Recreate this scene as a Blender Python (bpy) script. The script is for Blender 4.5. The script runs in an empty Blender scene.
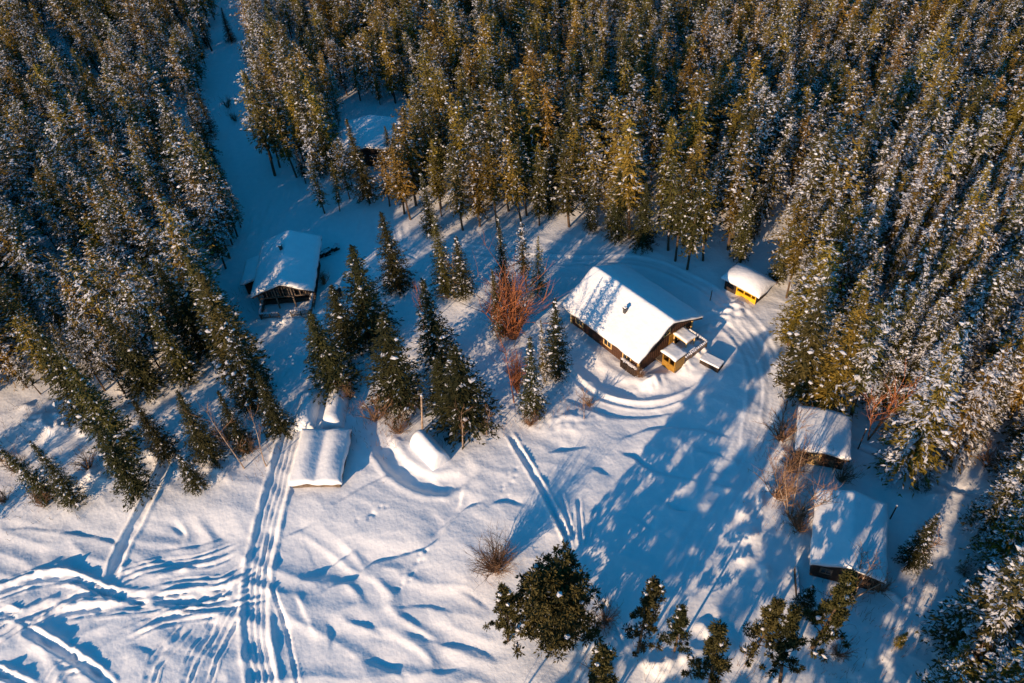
import bpy, math, random
import numpy as np
from mathutils import Vector, Matrix
R = math.radians
PI = math.pi
scene = bpy.context.scene
col = scene.collection
random.seed(7)

# ------------------------------------------------------------------ camera
FPX, CAMH, CX, CY = 800.0, 60.0, 512.0, 341.5
ROLL = math.atan2(68, 769)
TN = math.atan2(math.hypot(68, 769), FPX)
f_ = Vector((0, math.sin(TN), -math.cos(TN)))
r0 = Vector((1, 0, 0)); u0 = Vector((0, math.cos(TN), math.sin(TN)))
r_ = r0*math.cos(ROLL) - u0*math.sin(ROLL)
u_ = r0*math.sin(ROLL) + u0*math.cos(ROLL)
cam_d = bpy.data.cameras.new('camera'); cam = bpy.data.objects.new('camera', cam_d); col.objects.link(cam)
cam_d.sensor_width = 36; cam_d.lens = FPX/1024*36; cam_d.clip_end = 4000; cam_d.clip_start = .5
m3 = Matrix((r_, u_, -f_)).transposed()
cam.matrix_world = Matrix.Translation((0, 0, CAMH)) @ m3.to_4x4()
scene.camera = cam

def at(x, y, h=0.0):
    """ground position (metres) seen in the survey photograph at x, y"""
    d = f_ + r_*((x-CX)/FPX) - u_*((y-CY)/FPX)
    t = (h-CAMH)/d.z
    return Vector((d.x*t, d.y*t, h))

def proj(p):
    d = Vector(p) - Vector((0, 0, CAMH)); z = d.dot(f_)
    if z < 1: return (-9999, -9999, z)
    return (CX+FPX*d.dot(r_)/z, CY-FPX*d.dot(u_)/z, z)

# ------------------------------------------------------------------ light
SUN_AZ, SUN_EL = R(220), R(14.5)     # the sun stands behind and to the left of the camera
w = bpy.data.worlds.new('World'); scene.world = w; w.use_nodes = True
nt = w.node_tree; nt.nodes.clear()
sky = nt.nodes.new('ShaderNodeTexSky'); sky.sky_type = 'NISHITA'; sky.sun_disc = False
sky.sun_elevation = SUN_EL; sky.sun_rotation = SUN_AZ
sky.air_density = 1.0; sky.dust_density = .3; sky.ozone_density = 4.0
hs = nt.nodes.new('ShaderNodeHueSaturation'); hs.inputs['Saturation'].default_value = 1.3; hs.inputs['Hue'].default_value = .486
bg = nt.nodes.new('ShaderNodeBackground'); bg.inputs['Strength'].default_value = .112
wo = nt.nodes.new('ShaderNodeOutputWorld')
nt.links.new(sky.outputs[0], hs.inputs['Color']); nt.links.new(hs.outputs[0], bg.inputs[0]); nt.links.new(bg.outputs[0], wo.inputs[0])
sd = bpy.data.lights.new('sun', 'SUN'); so = bpy.data.objects.new('sun', sd); col.objects.link(so)
sd.energy = 4.9; sd.angle = R(.5); sd.color = (1, .70, .44)
tosun = Vector((math.sin(SUN_AZ)*math.cos(SUN_EL), math.cos(SUN_AZ)*math.cos(SUN_EL), math.sin(SUN_EL)))
so.rotation_euler = tosun.to_track_quat('Z', 'Y').to_euler(); so.location = (-60, -60, 60)
vs = scene.view_settings; vs.view_transform = 'Standard'; vs.look = 'None'; vs.exposure = .62; vs.gamma = 1
scene.cycles.max_bounces = 5; scene.cycles.diffuse_bounces = 3; scene.cycles.glossy_bounces = 2
scene.cycles.transmission_bounces = 2; scene.cycles.transparent_max_bounces = 4
scene.cycles.use_denoising = True

# ------------------------------------------------------------------ materials
def mat(name, c1, c2=None, scale=3.0, rough=.8, bump=0.0, bscale=20.0, detail=4.0, objrand=0.0, spec=.3, stretch=None, hue=0.0):
    m = bpy.data.materials.new(name); m.use_nodes = True; n = m.node_tree; N = n.nodes; Lk = n.links
    b = N['Principled BSDF']; b.inputs['Roughness'].default_value = rough; b.inputs['Specular IOR Level'].default_value = spec
    tc = N.new('ShaderNodeTexCoord'); mp = N.new('ShaderNodeMapping'); Lk.new(tc.outputs['Object'], mp.inputs[0])
    if stretch: mp.inputs['Scale'].default_value = stretch
    nz = N.new('ShaderNodeTexNoise'); nz.inputs['Scale'].default_value = scale; nz.inputs['Detail'].default_value = detail
    Lk.new(mp.outputs[0], nz.inputs['Vector'])
    mx = N.new('ShaderNodeMix'); mx.data_type = 'RGBA'
    mr = N.new('ShaderNodeMapRange'); mr.inputs[1].default_value = .33; mr.inputs[2].default_value = .67
    Lk.new(nz.outputs['Fac'], mr.inputs[0]); Lk.new(mr.outputs[0], mx.inputs[0])
    mx.inputs[6].default_value = (*c1, 1); mx.inputs[7].default_value = (*(c2 or c1), 1)
    outc = mx.outputs[2]
    if objrand:
        oi = N.new('ShaderNodeObjectInfo'); hv = N.new('ShaderNodeHueSaturation')
        a = N.new('ShaderNodeMapRange'); a.inputs[3].default_value = 1-objrand; a.inputs[4].default_value = 1+objrand
        Lk.new(oi.outputs['Random'], a.inputs[0]); Lk.new(a.outputs[0], hv.inputs['Value'])
        wn = N.new('ShaderNodeTexWhiteNoise'); wn.noise_dimensions = '1D'; Lk.new(oi.outputs['Random'], wn.inputs['W'])
        h = N.new('ShaderNodeMapRange'); h.inputs[3].default_value = .5-hue; h.inputs[4].default_value = .5+hue
        Lk.new(wn.outputs['Value'], h.inputs[0]); Lk.new(h.outputs[0], hv.inputs['Hue'])
        Lk.new(outc, hv.inputs['Color']); outc = hv.outputs[0]
    Lk.new(outc, b.inputs['Base Color'])
    if bump:
        nb = N.new('ShaderNodeTexNoise'); nb.inputs['Scale'].default_value = bscale; nb.inputs['Detail'].default_value = 5
        Lk.new(mp.outputs[0], nb.inputs['Vector'])
        bp = N.new('ShaderNodeBump'); bp.inputs['Strength'].default_value = 1; bp.inputs['Distance'].default_value = bump
        Lk.new(nb.outputs['Fac'], bp.inputs['Height']); Lk.new(bp.outputs[0], b.inputs['Normal'])
    return m

M = {}
M['snow'] = mat('snow_ground', (.86, .87, .90), (.80, .82, .86), 1.5, .65, .035, 3.5, spec=.25)
M['roofsnow'] = mat('snow_on_roof', (.86, .87, .90), (.79, .81, .85), 1.2, .6, .05, 2.2, spec=.25)
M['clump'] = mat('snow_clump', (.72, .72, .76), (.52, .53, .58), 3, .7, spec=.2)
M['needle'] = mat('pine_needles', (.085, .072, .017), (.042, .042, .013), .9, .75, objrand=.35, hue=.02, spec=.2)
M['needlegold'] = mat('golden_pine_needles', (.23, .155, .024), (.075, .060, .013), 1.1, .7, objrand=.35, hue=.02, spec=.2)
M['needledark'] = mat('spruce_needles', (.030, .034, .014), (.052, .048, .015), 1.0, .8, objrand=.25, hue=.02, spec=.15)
M['bark'] = mat('pine_bark', (.12, .075, .045), (.05, .036, .027), 5, .9, .02, 12)
M['birch'] = mat('birch_bark', (.45, .33, .24), (.16, .11, .08), 4, .8)
M['twig'] = mat('brown_twigs', (.24, .135, .075), (.13, .075, .045), 3, .9)
M['twigred'] = mat('red_brown_twigs', (.36, .125, .045), (.18, .07, .035), 3, .9)
M['redwood'] = mat('red_brown_boards', (.085, .038, .02), (.045, .022, .014), 2, .75, .012, 6, stretch=(1, 1, 8))
M['yellow'] = mat('yellow_boards', (.36, .20, .028), (.20, .10, .016), 2, .6, .01, 6, stretch=(1, 1, 8))
M['brightyellow'] = mat('bright_yellow_paint', (.72, .44, .02), (.55, .30, .015), 2, .5)
M['cream'] = mat('cream_trim', (.74, .50, .20), (.62, .40, .16), 4, .6)
M['darkwood'] = mat('dark_wood', (.045, .028, .02), (.022, .015, .012), 3, .8, .01, 8)
M['greywood'] = mat('weathered_wood', (.20, .15, .115), (.10, .078, .06), 3, .85, .01, 8)
M['glass'] = mat('window_glass', (.02, .025, .03), rough=.08, spec=.6)
M['metal'] = mat('dark_metal', (.06, .06, .065), (.03, .03, .032), 4, .45)

# ------------------------------------------------------------------ object helpers
def link(name, me, mats, parent=None, loc=None, rotz=None, smooth=False):
    o = bpy.data.objects.new(name, me); col.objects.link(o)
    for m in mats: me.materials.append(m)
    if parent is not None: o.parent = parent
    if loc is not None: o.location = loc
    if rotz is not None: o.rotation_euler = (0, 0, rotz)
    if smooth: me.polygons.foreach_set('use_smooth', [True]*len(me.polygons))
    return o
def tag(o, label=None, cat=None, group=None, kind=None):
    if label: o['label'] = label
    if cat: o['category'] = cat
    if group: o['group'] = group
    if kind: o['kind'] = kind
    return o
def empty(name, loc, rotz, label, cat, group=None):
    o = bpy.data.objects.new(name, None); col.objects.link(o); o.location = loc; o.rotation_euler = (0, 0, rotz)
    o.empty_display_size = .2
    return tag(o, label, cat, group)

class MB:
    def __init__(s): s.v = []; s.f = []; s.m = []
    def face(s, pts, m=0):
        i = len(s.v); s.v += [tuple(p) for p in pts]; s.f.append(tuple(range(i, i+len(pts)))); s.m.append(m)
    def box(s, a, b, m=0):
        x0, y0, z0 = a; x1, y1, z1 = b; i = len(s.v)
        s.v += [(x0,y0,z0),(x1,y0,z0),(x1,y1,z0),(x0,y1,z0),(x0,y0,z1),(x1,y0,z1),(x1,y1,z1),(x0,y1,z1)]
        for q in ((0,3,2,1),(4,5,6,7),(0,1,5,4),(1,2,6,5),(2,3,7,6),(3,0,4,7)): s.f.append(tuple(i+k for k in q)); s.m.append(m)
    def tube(s, pts, rad, n=5, m=0, cap=True):
        pts = [Vector(p) for p in pts]
        base = len(s.v)
        for k, p in enumerate(pts):
            d = (pts[min(k+1, len(pts)-1)] - pts[max(k-1, 0)])
            if d.length < 1e-6: d = Vector((0, 0, 1))
            d.normalize(); a = d.orthogonal().normalized(); b = d.cross(a)
            rr = rad[k] if hasattr(rad, '__len__') else rad
            for j in range(n):
                t = 2*PI*j/n; q = p + a*(math.cos(t)*rr) + b*(math.sin(t)*rr); s.v.append(tuple(q))
        for k in range(len(pts)-1):
            for j in range(n):
                a = base+k*n+j; b = base+k*n+(j+1) % n
                s.f.append((a, b, b+n, a+n)); s.m.append(m)
        if cap:
            s.f.append(tuple(base+(len(pts)-1)*n+j for j in range(n))); s.m.append(m)
            s.f.append(tuple(base+n-1-j for j in range(n))); s.m.append(m)
    def blob(s, c, rx, rz, rnd, m=1):
        i = len(s.v); a0 = rnd.random()*6
        ex = rnd.uniform(.8, 1.5)
        ca, sa = math.cos(a0), math.sin(a0)
        def q(x, y, z):
            x *= ex; s.v.append((c[0]+(x*ca-y*sa), c[1]+(x*sa+y*ca), c[2]+z))
        q(0, 0, rz)
        for k in range(5):
            t = k*2*PI/5; rr = rx*rnd.uniform(.75, 1.2); q(rr*math.cos(t), rr*math.sin(t), rnd.uniform(-.25, .15)*rz)
        q(0, 0, -rz*.5)
        for k in range(5):
            s.f.append((i, i+1+k, i+1+(k+1) % 5)); s.m.append(m)
            s.f.append((i+6, i+1+(k+1) % 5, i+1+k)); s.m.append(m)
    def mesh(s, name):
        me = bpy.data.meshes.new(name); me.from_pydata(s.v, [], s.f); me.polygons.foreach_set('material_index', s.m); me.update(); return me
    def build(s, name, mats, parent=None, bevel=0, smooth=False, **k):
        if not isinstance(mats, (list, tuple)): mats = [mats]
        o = link(name, s.mesh(name), mats, parent, smooth=smooth, **k)
        if bevel:
            md = o.modifiers.new('bevel', 'BEVEL'); md.width = bevel; md.segments = 2; md.limit_method = 'ANGLE'
        return o

# ------------------------------------------------------------------ noise
rng = np.random.default_rng(11)
PERM = rng.permutation(512); GR = rng.uniform(0, 2*PI, 512)
def perlin(x, y):
    xi = np.floor(x).astype(int); yi = np.floor(y).astype(int); xf = x-xi; yf = y-yi
    u = xf*xf*xf*(xf*(xf*6-15)+10); v = yf*yf*yf*(yf*(yf*6-15)+10)
    def g(i, j, dx, dy):
        a = GR[PERM[(PERM[i % 512]+j) % 512]]; return np.cos(a)*dx+np.sin(a)*dy
    n00 = g(xi, yi, xf, yf); n10 = g(xi+1, yi, xf-1, yf); n01 = g(xi, yi+1, xf, yf-1); n11 = g(xi+1, yi+1, xf-1, yf-1)
    return (n00*(1-u)+n10*u)*(1-v)+(n01*(1-u)+n11*u)*v
def fbm(x, y, o=4):
    s = 0; a = 1
    for i in range(o): s = s+a*perlin(x*2**i+17*i, y*2**i-9*i); a *= .5
    return s

# ------------------------------------------------------------------ the snow ground
def axis(lo, f0, f1, hi, fine, mid, m0, m1):
    a = list(np.arange(f0, f1, fine))
    x = f1
    st = fine
    while x < hi:
        a.append(x); st = min(st*1.15, mid) if x < m1 else st*1.3; x += st
    a.append(hi); x = f0; st = fine; b = []
    while x > lo:
        st = min(st*1.15, mid) if x > m0 else st*1.3; x -= st; b.append(max(x, lo))
    return np.array(sorted(set(b+a)))
XS = axis(-1500, -48, 34, 1500, .14, 1.0, -110, 110)
YS = axis(-1500, 19, 74, 1800, .14, 1.0, 5, 200)
GX, GY = np.meshgrid(XS, YS)
Z = .35*fbm(GX/28, GY/28, 3) + .10*fbm(GX/7+5, GY/7, 3) + .03*fbm(GX/1.6, GY/1.1+GX/3, 3) + .010*fbm(GX/.45, GY/.35, 2)
P = lambda *pts: [at(x, y).xy for x, y in pts]
def smooth_line(pts, n=6):
    out = []
    for i in range(len(pts)-1):
        p0 = pts[max(i-1, 0)]; p1 = pts[i]; p2 = pts[i+1]; p3 = pts[min(i+2, len(pts)-1)]
        for k in range(n):
            t = k/n
            out.append(.5*((2*p1)+(p2-p0)*t+(2*p0-5*p1+4*p2-p3)*t*t+(3*p1-p0-3*p2+p3)*t**3))
    out.append(pts[-1]); return out
def line_dist(pts, reach, X=None, Y=None):
    """indices, distance, signed side and run along the line for grid vertices near it"""
    pts = smooth_line(pts)
    xs = [p.x for p in pts]; ys = [p.y for p in pts]
    ix = np.where((XS > min(xs)-reach) & (XS < max(xs)+reach))[0]; iy = np.where((YS > min(ys)-reach) & (YS < max(ys)+reach))[0]
    sub = np.ix_(iy, ix); X = GX[sub]; Y = GY[sub]
    best = np.full(X.shape, 1e9); side = np.zeros(X.shape); run = np.zeros(X.shape); acc = 0
    for a, b in zip(pts, pts[1:]):
        dx, dy = b.x-a.x, b.y-a.y; L = math.hypot(dx, dy)
        if L < 1e-5: continue
        t = np.clip(((X-a.x)*dx+(Y-a.y)*dy)/L/L, 0, 1)
        d = np.hypot(X-a.x-t*dx, Y-a.y-t*dy)
        c = (dx*(Y-a.y)-dy*(X-a.x))/L
        k = d < best; best[k] = d[k]; side[k] = c[k]; run[k] = acc+t[k]*L; acc += L
    return sub, best, np.where(side < 0, -best, best), run, acc, X, Y
def fade(run, tot, e=1.5): return np.clip(run/e, 0, 1)*np.clip((tot-run)/e, 0, 1)
def trench(pts, w, d, berm=.4, rough=.3, e=1.5):
    global Z
    sub, r, s, run, tot, X, Y = line_dist(P(*pts), w*4)
    d = d*.72; n = 1+rough*perlin(X/1.1+3, Y/1.1)*2
    Z[sub] += .05*rough*np.exp(-(r/(2.2*w))**4)*(perlin(X/.38, Y/.38)+.6*perlin(X/.9+4, Y/.3))*min(1, d*4)
    r = r+rough*.5*w*perlin(X/.8, Y/.8+9)
    Z[sub] += (-d*np.exp(-(r/w)**4) + berm*d*np.exp(-((r-1.55*w)/(.45*w))**2))*n*fade(run, tot, e)
def ridge(pts, w, h, rough=.4, e=1.5):
    global Z
    sub, r, s, run, tot, X, Y = line_dist(P(*pts), w*4)
    n = 1+rough*perlin(X/.9+3, Y/.9)*2
    Z[sub] += h*np.exp(-(r/w)**2)*n*fade(run, tot, e)
def ledge(pts, h, L=2.5, e=1.5, sharp=.18):
    """a drift edge: sharp drop on one side, long fade on the other (positive h: high on the left of the line)"""
    global Z
    sub, r, s, run, tot, X, Y = line_dist(P(*pts), L*3)
    s = s+.12*perlin(X/.9, Y/.9)
    pr = np.where(s > 0, np.exp(-s/L), np.exp(-(np.minimum(s, 0)/sharp)**2)*1)
    pr = np.where(s > 0, np.minimum(s/sharp+1, 1)*np.exp(-s/L), np.exp(-(s/sharp)**2))
    Z[sub] += .75*h*pr*fade(run, tot, e)*(1+.8*perlin(X/3+7, Y/3))

def sstep(x): x = np.clip(x, 0, 1); return x*x*(3-2*x)
# the frozen lake lies a little lower than the land
sub, r, s, run, tot, X, Y = line_dist(P((-500, 480), (-50, 500), (60, 515), (200, 505), (300, 520), (430, 535), (500, 600), (530, 700), (560, 900)), 70)
lake = np.zeros(GX.shape); lake[sub] = sstep((-s+1)/5)
inside = GY < 60
Z -= .45*lake*inside
# wind drifts on the lake
LM = lake*inside
q = perlin(GX/5.5+.35*perlin(GX/9, GY/9)*4, GY/2.6+GX/7); Z += LM*.16*np.maximum(0, 1-np.abs(q)*3.2)
q = perlin(GX/2.2+9, GY/1.0-GX/3.5); Z += LM*.045*q
# open yard waves
YM = (1-LM)*(GY < 75)
q = perlin(GX/4.5+31, GY/3.0+GX/6); Z += YM*.07*np.maximum(0, 1-np.abs(q)*3)
# snowmobile tangle on the lake
for pts, wd, d in [
    ([(-40, 605), (0, 590), (35, 578), (70, 577), (100, 588), (130, 596), (170, 597), (210, 594), (250, 578)], .55, .55),
    ([(-40, 622), (0, 611), (28, 616), (60, 600), (90, 592), (120, 596)], .5, .5),
    ([(-30, 652), (0, 632), (30, 612), (55, 602)], .5, .5),
    ([(48, 615), (80, 608), (120, 606), (160, 603), (205, 600)], .5, .5),
    ([(-40, 660), (0, 672), (35, 690)], .55, .6),
    ([(22, 626), (45, 640), (70, 655), (95, 672), (115, 690)], .55, .6),
    ([(118, 633), (150, 620), (178, 612), (215, 606)], .45, .4),
    ([(145, 690), (152, 660), (175, 635), (190, 615)], .4, .35),
    ([(180, 690), (190, 660), (205, 635), (215, 610)], .4, .35),
    ([(200, 690), (212, 650), (228, 620), (240, 600)], .35, .3),
    ([(40, 690), (60, 665), (75, 662), (70, 640)], .4, .3),
    ([(105, 585), (130, 570), (165, 563), (205, 558), (235, 545)], .35, .3),
    ([(150, 597), (190, 604), (225, 598), (262, 590)], .35, .3),
    ([(150, 590), (190, 583), (225, 580), (255, 560)], .35, .3)]:
    trench(pts, wd*.62, d*.42, .55, .8)
    trench([(x+5, y+5+random.uniform(-1, 2)) for x, y in pts], .16, .13, .7, .8)
    trench([(x-3, y-4+random.uniform(-2, 1)) for x, y in pts], .14, .10, .7, .8)
for pts, wd, h in [
    ([(-30, 592), (0, 583), (35, 572), (70, 570), (100, 581)], .35, .28), ([(0, 625), (28, 607), (60, 594)], .35, .25),
    ([(28, 622), (50, 634), (78, 650), (105, 668)], .35, .25), ([(150, 578), (175, 570), (215, 560)], .3, .25),
    ([(52, 609), (85, 601), (120, 600)], .35, .25), ([(-10, 664), (15, 672), (35, 680)], .35, .25)]:
    ridge(pts, wd*.7, h*.7, .8)
trench([(168, 452), (158, 480), (140, 515), (122, 545), (108, 582)], .45, .40, .5, .2)
# the beaten track from the lake up to the small cabin
sub, r, s, run, tot, X, Y = line_dist(P((275, 740), (262, 683), (254, 630), (256, 575), (266, 530), (279, 480), (295, 425), (318, 385), (335, 350), (325, 320)), 6)
rut = .055*np.cos(s*2*PI/.48+perlin(X/3, Y/3)*2)*np.exp(-(r/.95)**6)
Z[sub] += (-.12*np.exp(-(r/.95)**6) + rut*(1+.6*perlin(X/2, Y/2)) + .13*np.exp(-((r-1.2)/.2)**2)*(1+1.2*perlin(X/1.5, Y/1.5)))
for k, pts in enumerate([[(262, 560), (280, 610), (290, 650), (300, 700)], [(250, 590), (262, 560), (268, 520)]]): trench(pts, .15, .14, .6, .6)
for pts in [[(287, 590), (300, 600), (318, 640)], [(276, 590), (289, 620), (298, 650)]]: ledge(pts, .2)
# drift edges, bank and plough arcs
ledge([(320, 590), (335, 580), (352, 576), (370, 560), (400, 552), (425, 545), (440, 532), (462, 508), (485, 500)], -.40, 1.6)
ledge([(297, 575), (318, 573), (330, 560), (356, 546)], -.35, 1.5)
ledge([(430, 535), (444, 520), (456, 505), (463, 482)], -.35, 1.4)
ledge([(485, 508), (500, 500), (530, 505)], -.3, 1.5)
ledge([(330, 505), (360, 487), (392, 473), (412, 474)], -.14, 1.5)
ledge([(280, 535), (300, 527), (318, 520)], -.16, 1.5)
trench([(378, 430), (387, 453), (404, 472), (430, 484), (456, 480), (474, 464)], .85, .5, .3, .2, 3)
trench([(556, 352), (572, 374), (592, 392), (618, 402), (650, 405), (680, 398), (704, 384), (722, 366)], .30, .15, .7, .3, 2)
trench([(562, 334), (580, 356), (600, 376), (622, 388), (650, 390), (680, 384), (702, 376)], .95, .24, .5, .2, 2)
ledge([(616, 440), (640, 430), (662, 426), (700, 428), (738, 440)], -.22, 2)
ledge([(616, 450), (634, 456), (655, 470), (690, 478), (700, 478)], -.30, 2)
ledge([(640, 560), (662, 505), (675, 508), (697, 512)], -.16, 1)
ledge([(662, 506), (680, 509), (698, 512)], -.35, 1)
ledge([(690, 450), (715, 452), (735, 464)], -.18, 1.2)
ledge([(700, 475), (712, 470), (728, 480)], -.18, 1.2)
ledge([(625, 512), (640, 520), (662, 535)], -.2, 1.5)
ledge([(545, 452), (560, 450), (590, 445)], -.3, 1.4)
ledge([(560, 395), (600, 412), (640, 416), (680, 410)], -.2, 1.5)
ledge([(585, 465), (600, 470), (615, 478)], -.2, 1.2)
for pts in [[(390, 605), (425, 602), (455, 610)], [(400, 625), (440, 640), (475, 645), (500, 660)], [(420, 665), (445, 668), (470, 662)], [(340, 615), (365, 622), (385, 632)],
            [(455, 585), (480, 600), (495, 612)], [(360, 655), (390, 665), (410, 676)], [(60, 530), (100, 535), (120, 545)], [(150, 548), (200, 542), (232, 530)], [(0, 527), (30, 526), (60, 530)],
            [(165, 520), (180, 530), (190, 540)], [(320, 612), (330, 625), (332, 650)], [(130, 640), (150, 650), (160, 660)]]:
    ledge(pts, -random.uniform(.15, .28), 1.6)
# the forked tracks beside the big pine
trench([(508, 432), (522, 455), (540, 485), (556, 515), (572, 548)], .25, .24, .7, .5)
for pts in [[(560, 490), (568, 520), (578, 552)], [(578, 495), (580, 525), (582, 552)], [(598, 505), (590, 530), (585, 552)], [(547, 500), (562, 530), (574, 552)]]: trench(pts, .16, .18, .7, .5)
trench([(600, 590), (612, 625), (632, 662)], .2, .15, .7, .5)
# the driveway curving round the yard from the shelter
def ruts(pts, half, n, d=.07):
    sub, r, s, run, tot, X, Y = line_dist(P(*pts), half*3)
    wv = np.cos(s*PI*n/half+perlin(X/4, Y/4)*2.5)*.6+.4*np.cos(s*PI*n*1.7/half+1)
    Z[sub] += -d*.9*np.exp(-(r/half)**6) + d*.5*wv*np.exp(-(r/half)**6)*(1+perlin(X/2, Y/2)) + d*np.exp(-((r-half*1.15)/.2)**2)*(1+perlin(X/1.2, Y/1.2))
ruts([(700, 330), (722, 322), (742, 335), (757, 358), (764, 390), (760, 420), (750, 450), (735, 480), (705, 530), (680, 580), (655, 640), (640, 720)], 1.3, 4, .055)
ruts([(722, 312), (745, 318), (765, 345), (775, 385), (772, 420)], .8, 2, .04)
ledge([(748, 395), (744, 420), (740, 455)], .22, 1.5)
ruts([(180, 270), (235, 236), (262, 222), (300, 195), (345, 160), (375, 150)], 1.4, 3, .08)
ruts([(244, 20), (240, 60), (236, 110), (245, 160), (262, 205)], 1.2, 2, .06)
for k in range(5): trench([(285+8*k, 222+5*k), (330+6*k, 213+4*k), (375+4*k, 222+6*k), (420, 232+7*k)], .16, .10, .5, .3)
ruts([(300, 330), (340, 325), (380, 300), (420, 270), (460, 250), (520, 258), (570, 262), (640, 262), (700, 285), (725, 305)], .8, 2, .06)
trench([(845, 440), (880, 455), (915, 470), (955, 488), (1000, 500)], .3, .25, .5, .2)
# footprints
for a, b, n in [((395, 590), (430, 545), 14), ((300, 440), (330, 420), 6), ((360, 520), (385, 505), 8), ((515, 470), (500, 500), 7), ((262, 400), (300, 360), 16)]:
    pa, pb = at(*a), at(*b)
    for k in range(n):
        c = pa.lerp(pb, k/n); c.x += random.uniform(-.5, .5); c.y += random.uniform(-.3, .3)
        ix = np.where(abs(XS-c.x) < 1)[0]; iy = np.where(abs(YS-c.y) < 1)[0]; s2 = np.ix_(iy, ix)
        Z[s2] -= .10*np.exp(-(((GX[s2]-c.x)**2+(GY[s2]-c.y)**2)/.025))
# piles of cleared snow
def pile(x, y, rx, ry, h, ang=0):
    c = at(x, y); ix = np.where(abs(XS-c.x) < 8)[0]; iy = np.where(abs(YS-c.y) < 8)[0]; s2 = np.ix_(iy, ix)
    dx = GX[s2]-c.x; dy = GY[s2]-c.y; a = dx*math.cos(ang)+dy*math.sin(ang); b = -dx*math.sin(ang)+dy*math.cos(ang)
    Z[s2] += h*np.exp(-(a/rx)**2-(b/ry)**2)*(1+.7*perlin(GX[s2]/.7, GY[s2]/.7))
pile(652, 383, 1.3, .8, .7, .3); pile(694, 352, 1.2, 1.0, .8); pile(702, 340, 2.2, .8, .5, .9); pile(686, 366, .8, .8, .5)
pile(735, 312, 2.4, 1.2, .45, .9); pile(265, 322, 1.5, .5, .5); pile(290, 322, 1.5, .5, .5)
pile(40, 420, 1.5, 1, .5); pile(60, 430, 1, 1, .6); pile(120, 455, 2, 1.2, .5, .8); pile(95, 480, 1.5, 1, .4)
pile(565, 420, 3, 1.5, .3)
pile(600, 640, 1.4, .9, .4); pile(660, 665, 1.3, .8, .5); pile(690, 655, 1.2, .9, .4)
for k in range(60):
    x = random.uniform(700, 1010); y = random.uniform(420, 680)
    pile(x, y, random.uniform(.4, 1.2), random.uniform(.3, .8), random.uniform(.1, .35), random.uniform(0, 3))
for k in range(40):
    pile(random.uniform(0, 240), random.uniform(395, 480), random.uniform(.3, .9), random.uniform(.3, .8), random.uniform(.08, .3), random.uniform(0, 3))

def hgt(x, y):
    i = int(np.clip(np.searchsorted(XS, x)-1, 0, len(XS)-2)); j = int(np.clip(np.searchsorted(YS, y)-1, 0, len(YS)-2))
    u = (x-XS[i])/(XS[i+1]-XS[i]); v = (y-YS[j])/(YS[j+1]-YS[j])
    return float((Z[j, i]*(1-u)+Z[j, i+1]*u)*(1-v)+(Z[j+1, i]*(1-u)+Z[j+1, i+1]*u)*v)
ny, nx = GX.shape
me = bpy.data.meshes.new('snow_ground')
co = np.stack([GX, GY, Z], -1).reshape(-1, 3).astype(np.float32)
ii = (np.arange(ny-1)[:, None]*nx+np.arange(nx-1)[None, :]).ravel()
fc = np.stack([ii, ii+1, ii+nx+1, ii+nx], -1).astype(np.int32)
me.vertices.add(len(co)); me.vertices.foreach_set('co', co.ravel())
me.loops.add(fc.size); me.loops.foreach_set('vertex_index', fc.ravel())
me.polygons.add(len(fc)); me.polygons.foreach_set('loop_start', np.arange(0, fc.size, 4, dtype=np.int32))
me.update(calc_edges=True); me.polygons.foreach_set('use_smooth', np.ones(len(fc), bool))
g = link('snow_ground', me, [M['snow']]); tag(g, 'snow covered ground with drifts and tracks', None, None, 'structure')

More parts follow.
